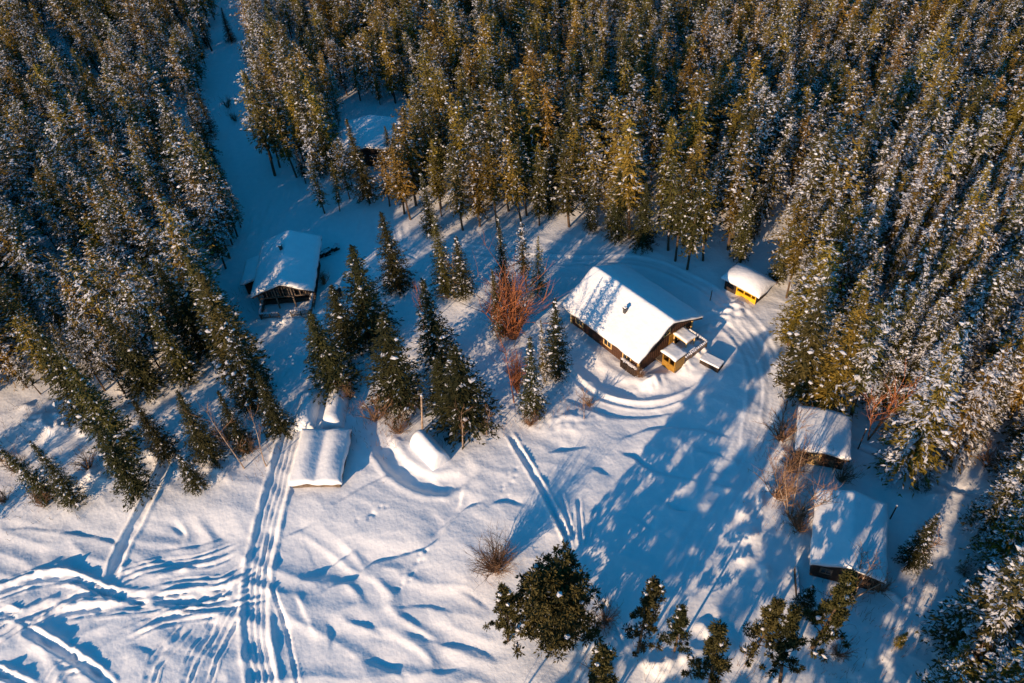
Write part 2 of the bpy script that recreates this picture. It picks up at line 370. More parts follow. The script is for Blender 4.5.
# ------------------------------------------------------------------ conifers
def conifer(seed, H, cb, Rr, prof, nb, snow, leaf, slots, steps=7, droop=.25, blob=.22, cards=2, irregular=.25, fr=0.0):
    rnd = random.Random(seed)
    T = MB(); bend = (rnd.uniform(-.25, .25), rnd.uniform(-.25, .25))
    def ax(z): t = z/H; return Vector((bend[0]*math.sin(t*2.4), bend[1]*math.sin(t*2.1+.5)-bend[1]*math.sin(.5), z))
    T.tube([ax(H*k/6)-Vector((0, 0, .4 if k == 0 else 0)) for k in range(7)], [(.0115*H)*(1-k/6.3)+.015 for k in range(7)], 6)
    C = MB(); az = rnd.random()*6; lob = [rnd.uniform(-1, 1) for _ in range(12)]
    for i in range(nb):
        t = (i+rnd.random())/nb; t = t**1.1
        z = H*(cb+(1-cb)*t*.985); az += 2.4+rnd.uniform(-.5, .5)
        side = 1+irregular*(.7*math.sin(az+lob[0]*3+t*lob[1]*6)*lob[2]+.5*math.sin(2*az+t*9*lob[3]))
        L = Rr*prof(t)*rnd.uniform(1-irregular*1.6, 1+irregular)*side
        if L < .12: L = .12
        fb = fr*rnd.choice((0, .2, .8, 2.6))
        o = ax(z); dirh = Vector((math.cos(az), math.sin(az), 0))
        slope0 = .15+.9*t*t-.15; n = max(2, int(steps*L/Rr+1.5))
        for k in range(n):
            s = (k+.5+rnd.uniform(-.35, .35))/n
            p = o+dirh*(L*s)+Vector((0, 0, L*(slope0*s-droop*s*s*1.6*(1-t))))
            for c in range(cards):
                a2 = az+rnd.uniform(-1.0, 1.0); ln = leaf*rnd.uniform(.55, 1.35)*(1-.35*t)*(1.15-.4*s); wd = ln*rnd.uniform(.22, .4)
                dv = Vector((math.cos(a2), math.sin(a2), rnd.uniform(-.6, .3)))
                sv = Vector((-math.sin(a2), math.cos(a2), rnd.uniform(-1.1, 1.1))).normalized()
                q = p+Vector((rnd.uniform(-.13, .13), rnd.uniform(-.13, .13), rnd.uniform(-.16, .14)))
                if rnd.random() < fb*(.5+.7*s):
                    sv.z *= .3; dv.z *= .7; q.z += .06; wd *= 1.15
                    C.face([q-dv*ln*.4, q+sv*wd*.5, q+dv*ln*.55, q-sv*wd*.5], 1)
                else: C.face([q-dv*ln*.4, q+sv*wd*.5, q+dv*ln*.6, q-sv*wd*.5], 0)
            if s > .2 and rnd.random() < snow:
                for bb in range(1 if blob < .18 else 2):
                    b = blob*rnd.uniform(.35, 1.2)
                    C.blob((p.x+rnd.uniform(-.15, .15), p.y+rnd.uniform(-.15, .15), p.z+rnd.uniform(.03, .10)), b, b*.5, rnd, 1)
    top = ax(H)
    for k in range(14):
        a2 = rnd.random()*6.28; z = H*(1-.06*rnd.random())
        dv = Vector((math.cos(a2)*.5, math.sin(a2)*.5, .8)); sv = Vector((-math.sin(a2), math.cos(a2), 0)); q = Vector((top.x, top.y, z))
        C.face([q-dv*.1, q+sv*.07, q+dv*leaf*.8, q-sv*.07], 0)
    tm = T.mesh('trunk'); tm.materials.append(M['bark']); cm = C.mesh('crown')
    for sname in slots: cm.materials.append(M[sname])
    return dict(H=H, trunk=tm, crown=cm)
def broadpine(seed, H, cb, Rr, limbs, puffs, slots, leaf=.30, puff=.62, ncard=60, snow=.05, cone=False):
    """a pine whose limbs end in tufts of needles"""
    rnd = random.Random(seed); T = MB(); C = MB()
    ax = lambda z: Vector((.3*math.sin(z/H*2+seed), .3*math.sin(z/H*2.6), z))
    T.tube([ax(H*k/7)-Vector((0, 0, .4 if k == 0 else 0)) for k in range(8)], [(.014*H)*(1-k/7.4)+.02 for k in range(8)], 7)
    az = rnd.random()*6
    for i in range(limbs):
        t = (i+.5)/limbs; z = H*(cb+(1-cb)*t*.97); az += 2.4+rnd.uniform(-.6, .6)
        L = Rr*(math.sqrt(max(.05, 1-(1.45*t-.35)**2*.85)) if not cone else 1.25*(1-t)**.75+.06)*rnd.uniform(.45, 1.12)
        if t > .93: L = .3
        o = ax(z); d = Vector((math.cos(az), math.sin(az), .12+.5*t)); e = o+d*L
        T.tube([o, o+d*L*.5+Vector((0, 0, -.08*L)), e], [.05, .035, .015], 4)
        for k in range(puffs):
            s = 1-.75*(k/puffs)**1.2
            a2 = rnd.gauss(0, .45); off = Vector((-d.y, d.x, 0))*math.sin(a2)*L*s*.6
            c = o+d*L*s+off+Vector((0, 0, rnd.uniform(-.3, .3))); pr = puff*rnd.uniform(.6, 1.2)
            for q in range(ncard):
                u = Vector((rnd.gauss(0, 1), rnd.gauss(0, 1), rnd.gauss(.15, .7))).normalized(); b = c+Vector((u.x, u.y, u.z*.6))*pr*rnd.uniform(.2, .95)
                ln = leaf*rnd.uniform(.6, 1.3); sv = u.orthogonal().normalized(); sv = (sv*math.cos(q)+u.cross(sv)*math.sin(q))*ln*.21
                C.face([b-u*ln*.4, b+sv, b+u*ln*.6, b-sv], 0)
            if rnd.random() < snow: C.blob((c.x, c.y, c.z+pr*.5), .2, .09, rnd, 1)
    tm = T.mesh('trunk'); tm.materials.append(M['bark']); cm = C.mesh('crown')
    for sname in slots: cm.materials.append(M[sname])
    return dict(H=H, trunk=tm, crown=cm)
pspruce = lambda t: (1-t)**.8*(.6+.4*min(1, t*8))
pcol = lambda t: (1-t)**.5*(.5+.5*min(1, t*4))
pround2 = lambda t: math.sqrt(max(.03, 1-(1.7*t-.62)**2*.85))
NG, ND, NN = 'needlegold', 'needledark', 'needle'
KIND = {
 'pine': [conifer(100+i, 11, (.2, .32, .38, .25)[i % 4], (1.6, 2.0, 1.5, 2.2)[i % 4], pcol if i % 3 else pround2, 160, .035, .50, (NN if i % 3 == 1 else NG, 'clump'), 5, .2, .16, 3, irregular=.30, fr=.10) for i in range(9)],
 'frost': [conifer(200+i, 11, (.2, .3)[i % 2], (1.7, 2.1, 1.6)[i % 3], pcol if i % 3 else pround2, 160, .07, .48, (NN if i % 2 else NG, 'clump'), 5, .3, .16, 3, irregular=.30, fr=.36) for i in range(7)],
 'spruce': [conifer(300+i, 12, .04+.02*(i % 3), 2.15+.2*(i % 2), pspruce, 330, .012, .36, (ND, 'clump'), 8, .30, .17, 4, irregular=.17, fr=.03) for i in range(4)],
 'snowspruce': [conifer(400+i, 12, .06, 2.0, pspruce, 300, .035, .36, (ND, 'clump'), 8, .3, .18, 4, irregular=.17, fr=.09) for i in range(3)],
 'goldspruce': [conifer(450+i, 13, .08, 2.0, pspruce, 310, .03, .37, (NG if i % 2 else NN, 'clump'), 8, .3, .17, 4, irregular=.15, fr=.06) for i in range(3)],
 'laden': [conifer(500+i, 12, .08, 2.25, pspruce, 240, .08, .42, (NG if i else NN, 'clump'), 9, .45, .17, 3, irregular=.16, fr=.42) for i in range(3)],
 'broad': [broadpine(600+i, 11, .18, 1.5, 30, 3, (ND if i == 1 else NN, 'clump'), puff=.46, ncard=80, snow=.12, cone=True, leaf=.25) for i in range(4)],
 'bigpine': [broadpine(651, 10, .12, 3.6, 56, 6, (NN, 'clump'), puff=.62, ncard=70, snow=.03)],
}
ADJ = {}
def tree(kind, x, y, H, label, group=None, name=None, rnd=random, sc=1.0, var=None, cat=None):
    vs_ = KIND[kind]; v = vs_[rnd.randrange(len(vs_)) if var is None else var % len(vs_)]; k = H/v['H']
    nm = name or ('spruce_tree' if 'spruce' in kind or kind == 'laden' else 'pine_tree')
    root = empty(nm, (x, y, hgt(x, y)-.05), rnd.uniform(0, 6.28), label, cat or nm.replace('_', ' '), group)
    root.scale = (k*sc, k*sc, k); root.rotation_euler = (rnd.gauss(0, .035), rnd.gauss(0, .035), root.rotation_euler.z)
    for pn in ('trunk', 'crown'):
        o = bpy.data.objects.new(pn, v[pn]); col.objects.link(o); o.parent = root
    return root
def tree_px(kind, b, t, label, group=None, sc=1.0, **kw):
    g_ = at(*b); lo, hi = 1.0, 28.0
    best = min((math.hypot(proj((g_.x, g_.y, h))[0]-t[0], proj((g_.x, g_.y, h))[1]-t[1]), h) for h in np.arange(1, 24, .1))
    return tree(kind, g_.x, g_.y, best[1], label, group, sc=sc, **kw), g_

placed = []      # trees set one by one: kind, base, top, width, label
T_ = [
 ('spruce', (213,458), (175,394), 1.0, 'dark green spruce leaning left of the birches, right of the footpath trench'),
 ('spruce', (168,455), (131,401), 1.0, 'dark spruce with white flecks at the top of the footpath trench'),
 ('snowspruce', (198,488), (169,458), 1.3, 'short squat spruce alone on open snow below the footpath spruces'),
 ('spruce', (140,497), (98,412), .9, 'lowest slim spruce of the row reaching down to the lake shore'),
 ('goldspruce', (128,462), (72,350), 1.0, 'tall spruce in the shore row directly above its lowest slim one'),
 ('goldspruce', (98,425), (38,312), 1.0, 'tall spruce with golden sunlit tip above the shore clearing'),
 ('spruce', (152,393), (115,310), 1.15, 'broad dark spruce standing in shade behind the golden tipped spruce'),
 ('goldspruce', (245,382), (203,268), 1.25, 'large gold tipped spruce with snow flecks left of the small cabin track'),
 ('snowspruce', (250,410), (222,330), 1.0, 'dark snow flecked spruce below the large gold tipped spruce'),
 ('spruce', (245,449), (225,385), .8, 'thin dark spruce among the bare birches by the track'),
 ('spruce', (281,433), (254,373), 1.0, 'dark spruce at the left edge of the beaten lake track'),
 ('snowspruce', (76,505), (34,442), .9, 'low snow mottled spruce at the left shore among brown shrubs'),
 ('snowspruce', (52,498), (8,440), .9, 'shaded spruce behind the low mottled one at the left shore'),
 ('goldspruce', (228,352), (196,250), 1.1, 'gold tipped spruce up the slope between the small cabin and the large gold tipped spruce'),
 ('spruce', (207,352), (172,262), 1.1, 'dark spruce in the shade left of the small cabin'),
 ('snowspruce', (216,328), (186,238), 1.1, 'snow spotted spruce left of the small cabin wing'),
 ('goldspruce', (190,385), (158,300), 1.0, 'golden spruce between the broad dark spruce and the large gold tipped one'),
 ('spruce', (262,396), (240,330), 1.2, 'dark round spruce hiding the foot of the large gold tipped one'),
 ('spruce', (399,290), (383,214), .95, 'isolated dark spruce on blue shaded snow between the small cabin and the forest'),
 ('spruce', (372,340), (354,246), 1.15, 'tallest dark spruce of the clump right of the small cabin'),
 ('spruce', (350,352), (341,282), 1.1, 'middle dark spruce of the clump right of the small cabin'),
 ('spruce', (341,388), (328,308), 1.2, 'lowest wide spruce of the clump right of the small cabin'),
 ('spruce', (402,404), (384,314), 1.15, 'neat cone shaped green spruce standing above tan shrubs'),
 ('snowspruce', (442,364), (431,281), 1.05, 'slender spruce with bright snow spots right of the cone shaped one'),
 ('spruce', (466,425), (455,345), 1.3, 'wide dark spruce behind the capsule shaped snow mound'),
 ('spruce', (447,402), (432,352), 1.2, 'shorter side spruce touching the wide dark one by the mound'),
 ('goldspruce', (448,299), (440,222), .85, 'narrow dark spruce, left one of the pair below the forest edge'),
 ('snowspruce', (464,299), (460,240), 1.0, 'snowy spruce, right one of the pair below the forest edge'),
 ('snowspruce', (507,300), (498,218), .75, 'column thin spruce left of the two frosted spruces'),
 ('frost', (527,292), (520,222), .8, 'slim frosted spruce just left of the white laden spruce'),
 ('laden', (538,297), (534,240), 1.0, 'small spruce thickly laden with white snow left of the large cabin'),
 ('goldspruce', (503,338), (494,272), .9, 'gold lit spruce partly hidden by the orange shrub'),
 ('snowspruce', (557,376), (554,296), 1.0, 'dark pine at the left corner of the large cabin'),
 ('snowspruce', (532,417), (523,335), .9, 'tall snow flecked spruce below the orange shrub'),
 ('laden', (545,380), (539,322), .7, 'grey frosted thin spruce between the orange shrub and the cabin'),
 ('spruce', (618,243), (614,170), 1.1, 'left one of two wide spruces at the forest edge above the large cabin'),
 ('spruce', (642,246), (640,180), 1.15, 'right one of two wide spruces at the forest edge above the large cabin'),
 ('pine', (668,251), (671,160), 1.0, 'leftmost golden pine of the bare trunked row above the cabin ridge'),
 ('pine', (675,262), (681,170), .9, 'second golden pine of the bare trunked row above the cabin ridge'),
 ('pine', (687,270), (695,180), .9, 'foremost golden pine of the bare trunked row above the cabin ridge'),
 ('pine', (703,261), (716,178), 1.1, 'rightmost golden pine of the bare trunked row above the cabin ridge'),
 ('goldspruce', (740,262), (750,172), .9, 'tall snow clotted spruce above the yellow shelter'),
 ('goldspruce', (776,284), (788,222), 1.1, 'short gold and white spruce right of the yellow shelter'),
 ('pine', (275,176), (249,72), 1.1, 'tall snow tufted pine at the corner of the forest lane'),
 ('pine', (280,168), (264,86), 1.0, 'golden pine just right of the lane corner pine'),
 ('pine', (297,178), (284,104), 1.0, 'golden pine with bare trunk above the sunlit lane'),
 ('spruce', (212,137), (200,92), 1.1, 'small dark spruce at the left side of the forest lane'),
 ('spruce', (232,42), (222,8), 1.2, 'little dark spruce far up the forest lane'),
 ('frost', (325,214), (312,160), 1.0, 'frosted pine above the small cabin, nearest to its ridge'),
 ('goldspruce', (370,204), (363,119), 1.1, 'gold and white spruce in front of the far cabin roof'),
 ('spruce', (392,166), (385,124), 1.0, 'small dark spruce standing against the far cabin roof'),
 ('frost', (350,200), (341,140), .9, 'frosted pine at the left front of the far cabin'),
 ('pine', (340,212), (331,160), .8, 'short golden pine right of the frosted one above the small cabin'),
 ('laden', (903,474), (958,350), 1.15, 'huge snow laden spruce above the small shed, leaning out to the right'),
 ('laden', (944,452), (1010,350), 1.1, 'snow laden spruce right behind the huge one above the sheds'),
 ('goldspruce', (822,412), (862,290), 1.2, 'tall golden spruce behind the small shed'),
 ('goldspruce', (798,398), (826,280), 1.35, 'bushy golden spruce at the bend of the driveway'),
 ('goldspruce', (788,345), (812,250), 1.3, 'golden spruce at the forest corner beside the driveway'),
 ('frost', (850,420), (905,310), 1.0, 'frosted spruce between the two sheds and the huge laden spruce'),
 ('laden', (922,487), (930,462), 1.5, 'knee high sapling covered with snow right of the big shed'),
 ('snowspruce', (910,566), (930,512), 1.2, 'dark snow speckled young spruce at the right corner of the big shed'),
 ('laden', (968,590), (978,572), 1.4, 'tiny snow covered sapling in the right clearing'),
 ('laden', (962,573), (970,557), 1.4, 'tiny upper sapling in the right clearing'),
 ('goldspruce', (898,645), (903,630), 1.5, 'tiny dark green sapling near the bottom of the right clearing'),
 ('broad', (638,652), (654,580), .72, 'narrow pine just right of the big broad pine'),
 ('broad', (672,652), (687,610), .95, 'small bushy pine, second from the big broad pine'),
 ('broad', (705,690), (714,622), .85, 'round bushy pine at the bottom edge'),
 ('broad', (748,658), (772,597), .85, 'bushy golden green pine left of the lying beam'),
 ('broad', (603,712), (620,650), .85, 'pine cut off by the bottom edge under the big broad pine'),
 ('broad', (812,648), (848,572), .9, 'golden brown pine right below the big shed'),
 ('broad', (780,683), (806,620), .85, 'dark pine with a golden neighbour between beam and bottom edge'),
 ('snowspruce', (800,612), (815,585), 1.4, 'young snowy spruce between the lying beam and the golden brown pine'),
 ('broad', (508,640), (500,580), .85, 'smaller pine growing out to the left of the big broad pine'),
]
for kd, b, t, sc, lab in T_:
    ro, g_ = tree_px(kd, b, t, lab, sc=sc*(1.34 if 230 < b[1] < 430 and 320 < b[0] < 480 else 1.2 if b[0] < 290 and b[1] > 300 else 1.0)); placed.append((g_.x, g_.y))
g_ = at(556, 640); tree('bigpine', g_.x, g_.y, 9.5, 'biggest broad crowned dark pine on the open snow at the bottom', sc=1.0); placed.append((g_.x, g_.y))
# pines that stand behind the viewer's edge and throw their shadows over the yard
for x, y, H in [(-14, 3, 13), (-10, 5, 13), (-6, 1, 14), (3, 6, 13), (7, 3, 14), (10, 8, 12), (13, 4, 13), (17, 9, 13), (21, 5, 13), (25, 10, 12), (20, 12, 11), (29, 8, 13), (33, 12, 12), (0, -4, 14), (12, -4, 14), (24, -2, 13),
                (-52, 38, 11), (-56, 44, 12), (-62, 36, 12), (-50, 48, 10), (-66, 46, 12), (-70, 40, 13)]:
    tree('broad' if x > -40 else 'goldspruce', x, y, H, 'pine standing just beyond the bottom and left margins', 'pines beyond the margin', sc=1.2 if x > -40 else .9, name='pine_tree'); placed.append((x, y))

# ------------------------------------------------------------------ the forest
def poly(*pts): return [at(x, y).xy for x, y in pts]
def inpoly(p, pg):
    c = False; j = len(pg)-1
    for i in range(len(pg)):
        a, b = pg[i], pg[j]
        if (a.y > p[1]) != (b.y > p[1]) and p[0] < (b.x-a.x)*(p[1]-a.y)/(b.y-a.y)+a.x: c = not c
        j = i
    return c
FA = poly((-140,-60), (215,-60), (217,35), (202,90), (206,140), (243,222), (226,290), (212,332), (186,366), (150,388), (95,408), (40,398), (-10,400), (-60,430), (-160,470), (-330,440), (-280,100))
FB = poly((250,-60), (252,30), (262,100), (270,165), (300,186), (334,204), (360,206), (395,210), (425,236), (475,228), (500,232), (550,230), (600,240), (650,243), (700,252), (740,256), (768,236), (780,283),
          (792,312), (787,345), (797,395), (832,405), (870,425), (900,450), (940,440), (985,448), (1070,490), (1200,460), (1150,100), (1080,-60))
FC = poly((1080,470), (1000,478), (972,520), (978,580), (950,640), (912,700), (930,800), (1200,800), (1300,560), (1150,480))
def segd(p, a, b):
    d = b-a; t = max(0, min(1, (Vector(p)-a).dot(d)/d.length_squared)); return (Vector(p)-a-d*t).length
GAPS = [(P((750,265), (885,118)), 1.7), (P((45,38), (118,112)), 1.6), (P((30,235), (80,300)), 1.4), (P((95,290), (125,345)), 1.3), (P((640,215), (760,40)), .8), (P((830,400), (935,225)), 1.1),
        (P((930,440), (1010,300)), 1.2), (P((345,112), (425,112)), 1.5), (P((356,172), (402,172)), 2.4), (P((379,135), (379,154)), 5.6), (P((300,60), (330,130)), 1.0), (P((180,110), (205,170)), 1.2)]
GLADE = poly((346,106), (408,106), (406,196), (356,200))
fr = random.Random(5); pts_ = []; cell = {}
def far_ok(p, dmin):
    cx_, cy_ = int(p[0]//4), int(p[1]//4)
    for i in (-1, 0, 1):
        for j in (-1, 0, 1):
            for q in cell.get((cx_+i, cy_+j), ()):
                if (q[0]-p[0])**2+(q[1]-p[1])**2 < dmin*dmin: return False
    return True
for q in placed: cell.setdefault((int(q[0]//4), int(q[1]//4)), []).append(q)
for k in range(50000):
    p = (fr.uniform(-125, 125), fr.uniform(8, 195))
    z = 0
    reg = 'A' if inpoly(p, FA) else 'B' if inpoly(p, FB) else 'C' if inpoly(p, FC) else None
    if not reg or not far_ok(p, fr.choice((1.5, 2.0, 2.4))): continue
    if any(segd(p, l[0], l[1]) < wd for l, wd in GAPS) or inpoly(p, GLADE): continue
    cell.setdefault((int(p[0]//4), int(p[1]//4)), []).append(p); pts_.append((p, reg))
cand = []
for p, reg in pts_:
    u, v, z = proj((p[0], p[1], 6))
    vis = -30 < u < 1054 and -40 < v < 760
    H = fr.gauss(8.8, 2.2)+(1.8 if v > 130 and u > 300 else 0)+(1.0 if v > 130 else 0)
    snowy = perlin(np.array([p[0]/14.]), np.array([p[1]/14.]))[0]
    # left stand and the upper right are frosted, the middle is golden
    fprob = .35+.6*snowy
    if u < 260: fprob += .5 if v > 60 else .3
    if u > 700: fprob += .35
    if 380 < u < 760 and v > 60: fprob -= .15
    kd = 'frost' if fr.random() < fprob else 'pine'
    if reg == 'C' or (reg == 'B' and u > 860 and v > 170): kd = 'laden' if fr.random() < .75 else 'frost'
    if kd == 'pine' and fr.random() < .12: kd = 'snowspruce'; H *= .75
    H = max(4.5, min(15, H)); cand.append((z if vis else 9999, p, reg, kd, H, u, v))
cand.sort(key=lambda c: c[0])
REGL = {'left': ('pines left of the forest lane', 'in the stand left of the forest lane'),
        'mid': ('pines behind the large cabin', 'in the forest between lane and yellow shelter'),
        'right': ('pines right of the driveway', 'in the stand right of the yellow shelter'),
        'low': ('spruces at the lower right', 'in the right edge thicket past the sheds')}
LOOK = {'pine': 'golden green pine lightly flecked with snow', 'frost': 'pine frosted white with snow', 'snowspruce': 'short dark snow flecked spruce', 'laden': 'conifer heavily laden with snow'}
for z, p, reg, kd, H, u, v in cand[:300]:
    rg = 'low' if reg == 'C' else 'left' if reg == 'A' else 'right' if u > 765 else 'mid'
    tree(kd, p[0], p[1], H, LOOK[kd]+' '+REGL[rg][1], LOOK[kd]+' '+REGL[rg][0], rnd=fr, sc=fr.uniform(.85, 1.15), name='pine_tree')
rest = cand[300:]
print('forest', len(cand))
# one object for the far forest: points that carry whole trees
protos = []; pidx = {}
for kd in ('pine', 'frost', 'snowspruce', 'laden'):
    for v in KIND[kd]:
        a, b = v['trunk'], v['crown']
        va = np.empty(len(a.vertices)*3); a.vertices.foreach_get('co', va); vb = np.empty(len(b.vertices)*3); b.vertices.foreach_get('co', vb)
        vv = np.concatenate([va, vb]).reshape(-1, 3).tolist(); n0 = len(a.vertices)
        fcs = [tuple(pl.vertices) for pl in a.polygons]+[tuple(i+n0 for i in pl.vertices) for pl in b.polygons]
        jm = bpy.data.meshes.new('tree_for_forest'); jm.from_pydata(vv, [], fcs)
        for mm in list(a.materials)+list(b.materials): jm.materials.append(mm)
        jm.polygons.foreach_set('material_index', [0]*len(a.polygons)+[1+pl.material_index for pl in b.polygons]); jm.update()
        po = bpy.data.objects.new('tree_for_forest', jm); pidx.setdefault(kd, []).append(len(protos)); protos.append((po, v['H']))
fm = bpy.data.meshes.new('far_forest'); fm.from_pydata([(c[1][0], c[1][1], hgt(*c[1])-.05) for c in rest], [], [])
ai = fm.attributes.new('pick', 'INT', 'POINT'); asz = fm.attributes.new('size', 'FLOAT_VECTOR', 'POINT'); ar = fm.attributes.new('turn', 'FLOAT_VECTOR', 'POINT')
pk = [fr.choice(pidx[c[3]]) for c in rest]
ai.data.foreach_set('value', pk)
sz = []
for c, k in zip(rest, pk):
    s_ = c[4]/protos[k][1]; wv = fr.uniform(.85, 1.15); sz += [s_*wv, s_*wv, s_]
asz.data.foreach_set('vector', sz)
ar.data.foreach_set('vector', [x for c in rest for x in (fr.gauss(0, .05), fr.gauss(0, .05), fr.uniform(0, 6.28))])
fo = bpy.data.objects.new('far_forest', fm); col.objects.link(fo); tag(fo, 'dense snow dusted conifer forest reaching away to the top', 'forest', None, 'stuff')
ng = bpy.data.node_groups.new('forest', 'GeometryNodeTree')
ng.interface.new_socket('Geometry', in_out='INPUT', socket_type='NodeSocketGeometry'); ng.interface.new_socket('Geometry', in_out='OUTPUT', socket_type='NodeSocketGeometry')
gi = ng.nodes.new('NodeGroupInput'); go = ng.nodes.new('NodeGroupOutput'); ip = ng.nodes.new('GeometryNodeInstanceOnPoints')
gi2 = ng.nodes.new('GeometryNodeGeometryToInstance')
for po, _ in reversed(protos):
    oi = ng.nodes.new('GeometryNodeObjectInfo'); oi.inputs['Object'].default_value = po; oi.inputs['As Instance'].default_value = False
    ng.links.new(oi.outputs['Geometry'], gi2.inputs[0])
def attr(nm, ty):
    n = ng.nodes.new('GeometryNodeInputNamedAttribute'); n.data_type = ty; n.inputs['Name'].default_value = nm; return [o for o in n.outputs if o.name == 'Attribute' and o.enabled][0]
ng.links.new(gi.outputs[0], ip.inputs['Points']); ng.links.new(gi2.outputs[0], ip.inputs['Instance']); ip.inputs['Pick Instance'].default_value = True
ng.links.new(attr('pick', 'INT'), ip.inputs['Instance Index']); ng.links.new(attr('turn', 'FLOAT_VECTOR'), ip.inputs['Rotation']); ng.links.new(attr('size', 'FLOAT_VECTOR'), ip.inputs['Scale'])
ng.links.new(ip.outputs[0], go.inputs[0])
md = fo.modifiers.new('forest', 'NODES'); md.node_group = ng

# ------------------------------------------------------------------ bare trees and shrubs
def twigs(B, rnd, p, d, L, r, depth, m=0, spread=.6):
    n = 3; pts = [Vector(p)]; dd = Vector(d).normalized()
    for k in range(n):
        dd = (dd+Vector((rnd.uniform(-.18, .18), rnd.uniform(-.18, .18), rnd.uniform(-.05, .15)))).normalized(); pts.append(pts[-1]+dd*L/n)
    B.tube(pts, [r*(1-.65*k/n) for k in range(n+1)], 3 if depth < 2 else 5, m, cap=False)
    if depth == 0: return
    for k in range(rnd.randint(3, 5)):
        t = rnd.uniform(.3, 1)*n; i = min(int(t), n-1); q = pts[i].lerp(pts[i+1], t-i)
        nd = (dd+Vector((rnd.gauss(0, spread), rnd.gauss(0, spread), rnd.gauss(.1, spread*.6)))).normalized()
        twigs(B, rnd, q, nd, L*rnd.uniform(.4, .65), r*.5, depth-1, m, spread)
def shrub_mesh(seed, H, Rr, stems, mt):
    rnd = random.Random(seed); B = MB()
    for k in range(stems):
        a = rnd.random()*6.28; s = rnd.uniform(.1, 1)*Rr/H
        twigs(B, rnd, (math.cos(a)*.15*rnd.random(), math.sin(a)*.15*rnd.random(), -.1), (math.cos(a)*s, math.sin(a)*s, 1), H*rnd.uniform(.3, .95), .042, 2, 0, .6)
    me = B.mesh('branches'); me.materials.append(M[mt]); return me
SH = {'brown': [shrub_mesh(i, 2.4, 1.9, 26, 'twig') for i in range(3)], 'red': [shrub_mesh(20+i, 4.5, 1.6, 46, 'twigred') for i in range(2)], 'dense': [shrub_mesh(40, 3.4, 3.4, 90, 'twig')]}
def shrub(kind, x, y, H, label, group=None, w=1.0):
    g_ = at(x, y); v = SH[kind][random.randrange(len(SH[kind]))]
    o = bpy.data.objects.new('shrub', v); col.objects.link(o); o.location = (g_.x, g_.y, hgt(g_.x, g_.y)-.05); o.rotation_euler = (0, 0, random.uniform(0, 6.28))
    k = H/(2.4 if kind == 'brown' else 4.5 if kind == 'red' else 3.4); o.scale = (k*w, k*w, k); return tag(o, label, 'shrub', group)
def birch(x, y, H, label, lean=(0, 0), forks=3, seed=0, thick=.07, mt='birch', name='birch_tree', cat='birch', spread=.45):
    g_ = at(x, y); rnd = random.Random(seed+int(x*7+y)); root = empty(name, (g_.x, g_.y, hgt(g_.x, g_.y)-.1), 0, label, cat)
    for fk in range(forks if forks > 2 else 1):
        T = MB(); C = MB(); a = rnd.random()*6.28; sp = .0 if forks < 3 else .35
        pts = [Vector((0, 0, 0))]; d = Vector((lean[0]+math.cos(a)*sp, lean[1]+math.sin(a)*sp, 1)).normalized(); Hh = H*rnd.uniform(.8, 1)
        for k in range(6): d = (d+Vector((rnd.uniform(-.07, .07), rnd.uniform(-.07, .07), .03))).normalized(); pts.append(pts[-1]+d*Hh/6)
        T.tube(pts, [thick*(1-.85*k/6) for k in range(7)], 5)
        for k in range(16):
            t = rnd.uniform(1.6, 6); i = min(int(t), 5); q = pts[i].lerp(pts[i+1], t-i)
            nd = Vector((rnd.gauss(0, spread), rnd.gauss(0, spread), .8)).normalized(); twigs(C, rnd, q, nd, Hh*.28*rnd.uniform(.5, 1.1), .022, 1, 0, .4)
        T.build('trunk', M[mt], root); C.build('branches', M['twigred' if mt == 'twigred' else 'twig'], root)
    return root
shrub('red', 514, 338, 7.6, 'rounded orange red leafless shrub left of the large cabin', w=1.25)
shrub('red', 518, 392, 5.0, 'reddish bare shrub below the round orange one', w=.7)
shrub('dense', 496, 570, 3.6, 'round brown leafless shrub alone on snow left of the big pine', w=.9)
for x, y, H, lb in [(376, 420, 2.6, 'tan bare shrub below the cone shaped spruce'), (398, 432, 2.3, 'tan bare shrub just left of the capsule shaped mound'), (350, 398, 2.2, 'tan bare shrub below the dark spruce clump'),
    (412, 408, 2.0, 'low tan shrub at the right foot of the cone shaped spruce'), (530, 425, 1.8, 'tan twigs round the foot of the tall flecked spruce'), (250, 452, 2.4, 'tan bare shrub left of the beaten lake track'), (228, 440, 2.5, 'tan bare shrub between the two leaning birches'),
    (15, 470, 2.6, 'brown shrub at the far left shore'), (45, 505, 2.3, 'brown shrub below the low mottled spruce'), (5, 500, 2.0, 'low brown shrub at the left margin'), (90, 470, 2.0, 'brown shrub between the shore spruces'),
    (590, 405, 1.5, 'small tan shrub on snow below the cabin windows'), (605, 622, 2.2, 'thin brown weeds right of the big broad pine'), (596, 672, 1.6, 'low tan weeds under the big broad pine'), (780, 440, 3.2, 'red brown shrub left of the small shed'),
    (790, 470, 3.4, 'red brown shrub between the small shed and the driveway'), (776, 498, 3.0, 'brown thicket left of the big shed'), (798, 530, 3.0, 'brown thicket at the left wall of the big shed'), (850, 590, 2.0, 'brown twigs in front of the big shed'),
    (880, 592, 1.8, 'brown twigs at the right front corner of the big shed'), (840, 480, 2.2, 'brown twigs between the two sheds'), (975, 662, 2.6, 'brown shrub under the bare grey tree at lower right'), (228, 108, 1.6, 'dark little bush on the forest lane, upper one'),
    (236, 122, 1.4, 'dark little bush on the forest lane, lower one'), (640, 378, 1.4, 'dark bush at the lower corner of the large cabin'), (838, 655, 1.8, 'pinkish twigs below the golden brown pine'), (985, 465, 2.0, 'tan frosted shrub at the right edge'),
    (812, 462, 2.4, 'brown shrub in front of the small shed'), (735, 250, 1.2, 'small twigs beside the tall snow clotted spruce')]:
    shrub('brown' , x, y, H, lb)
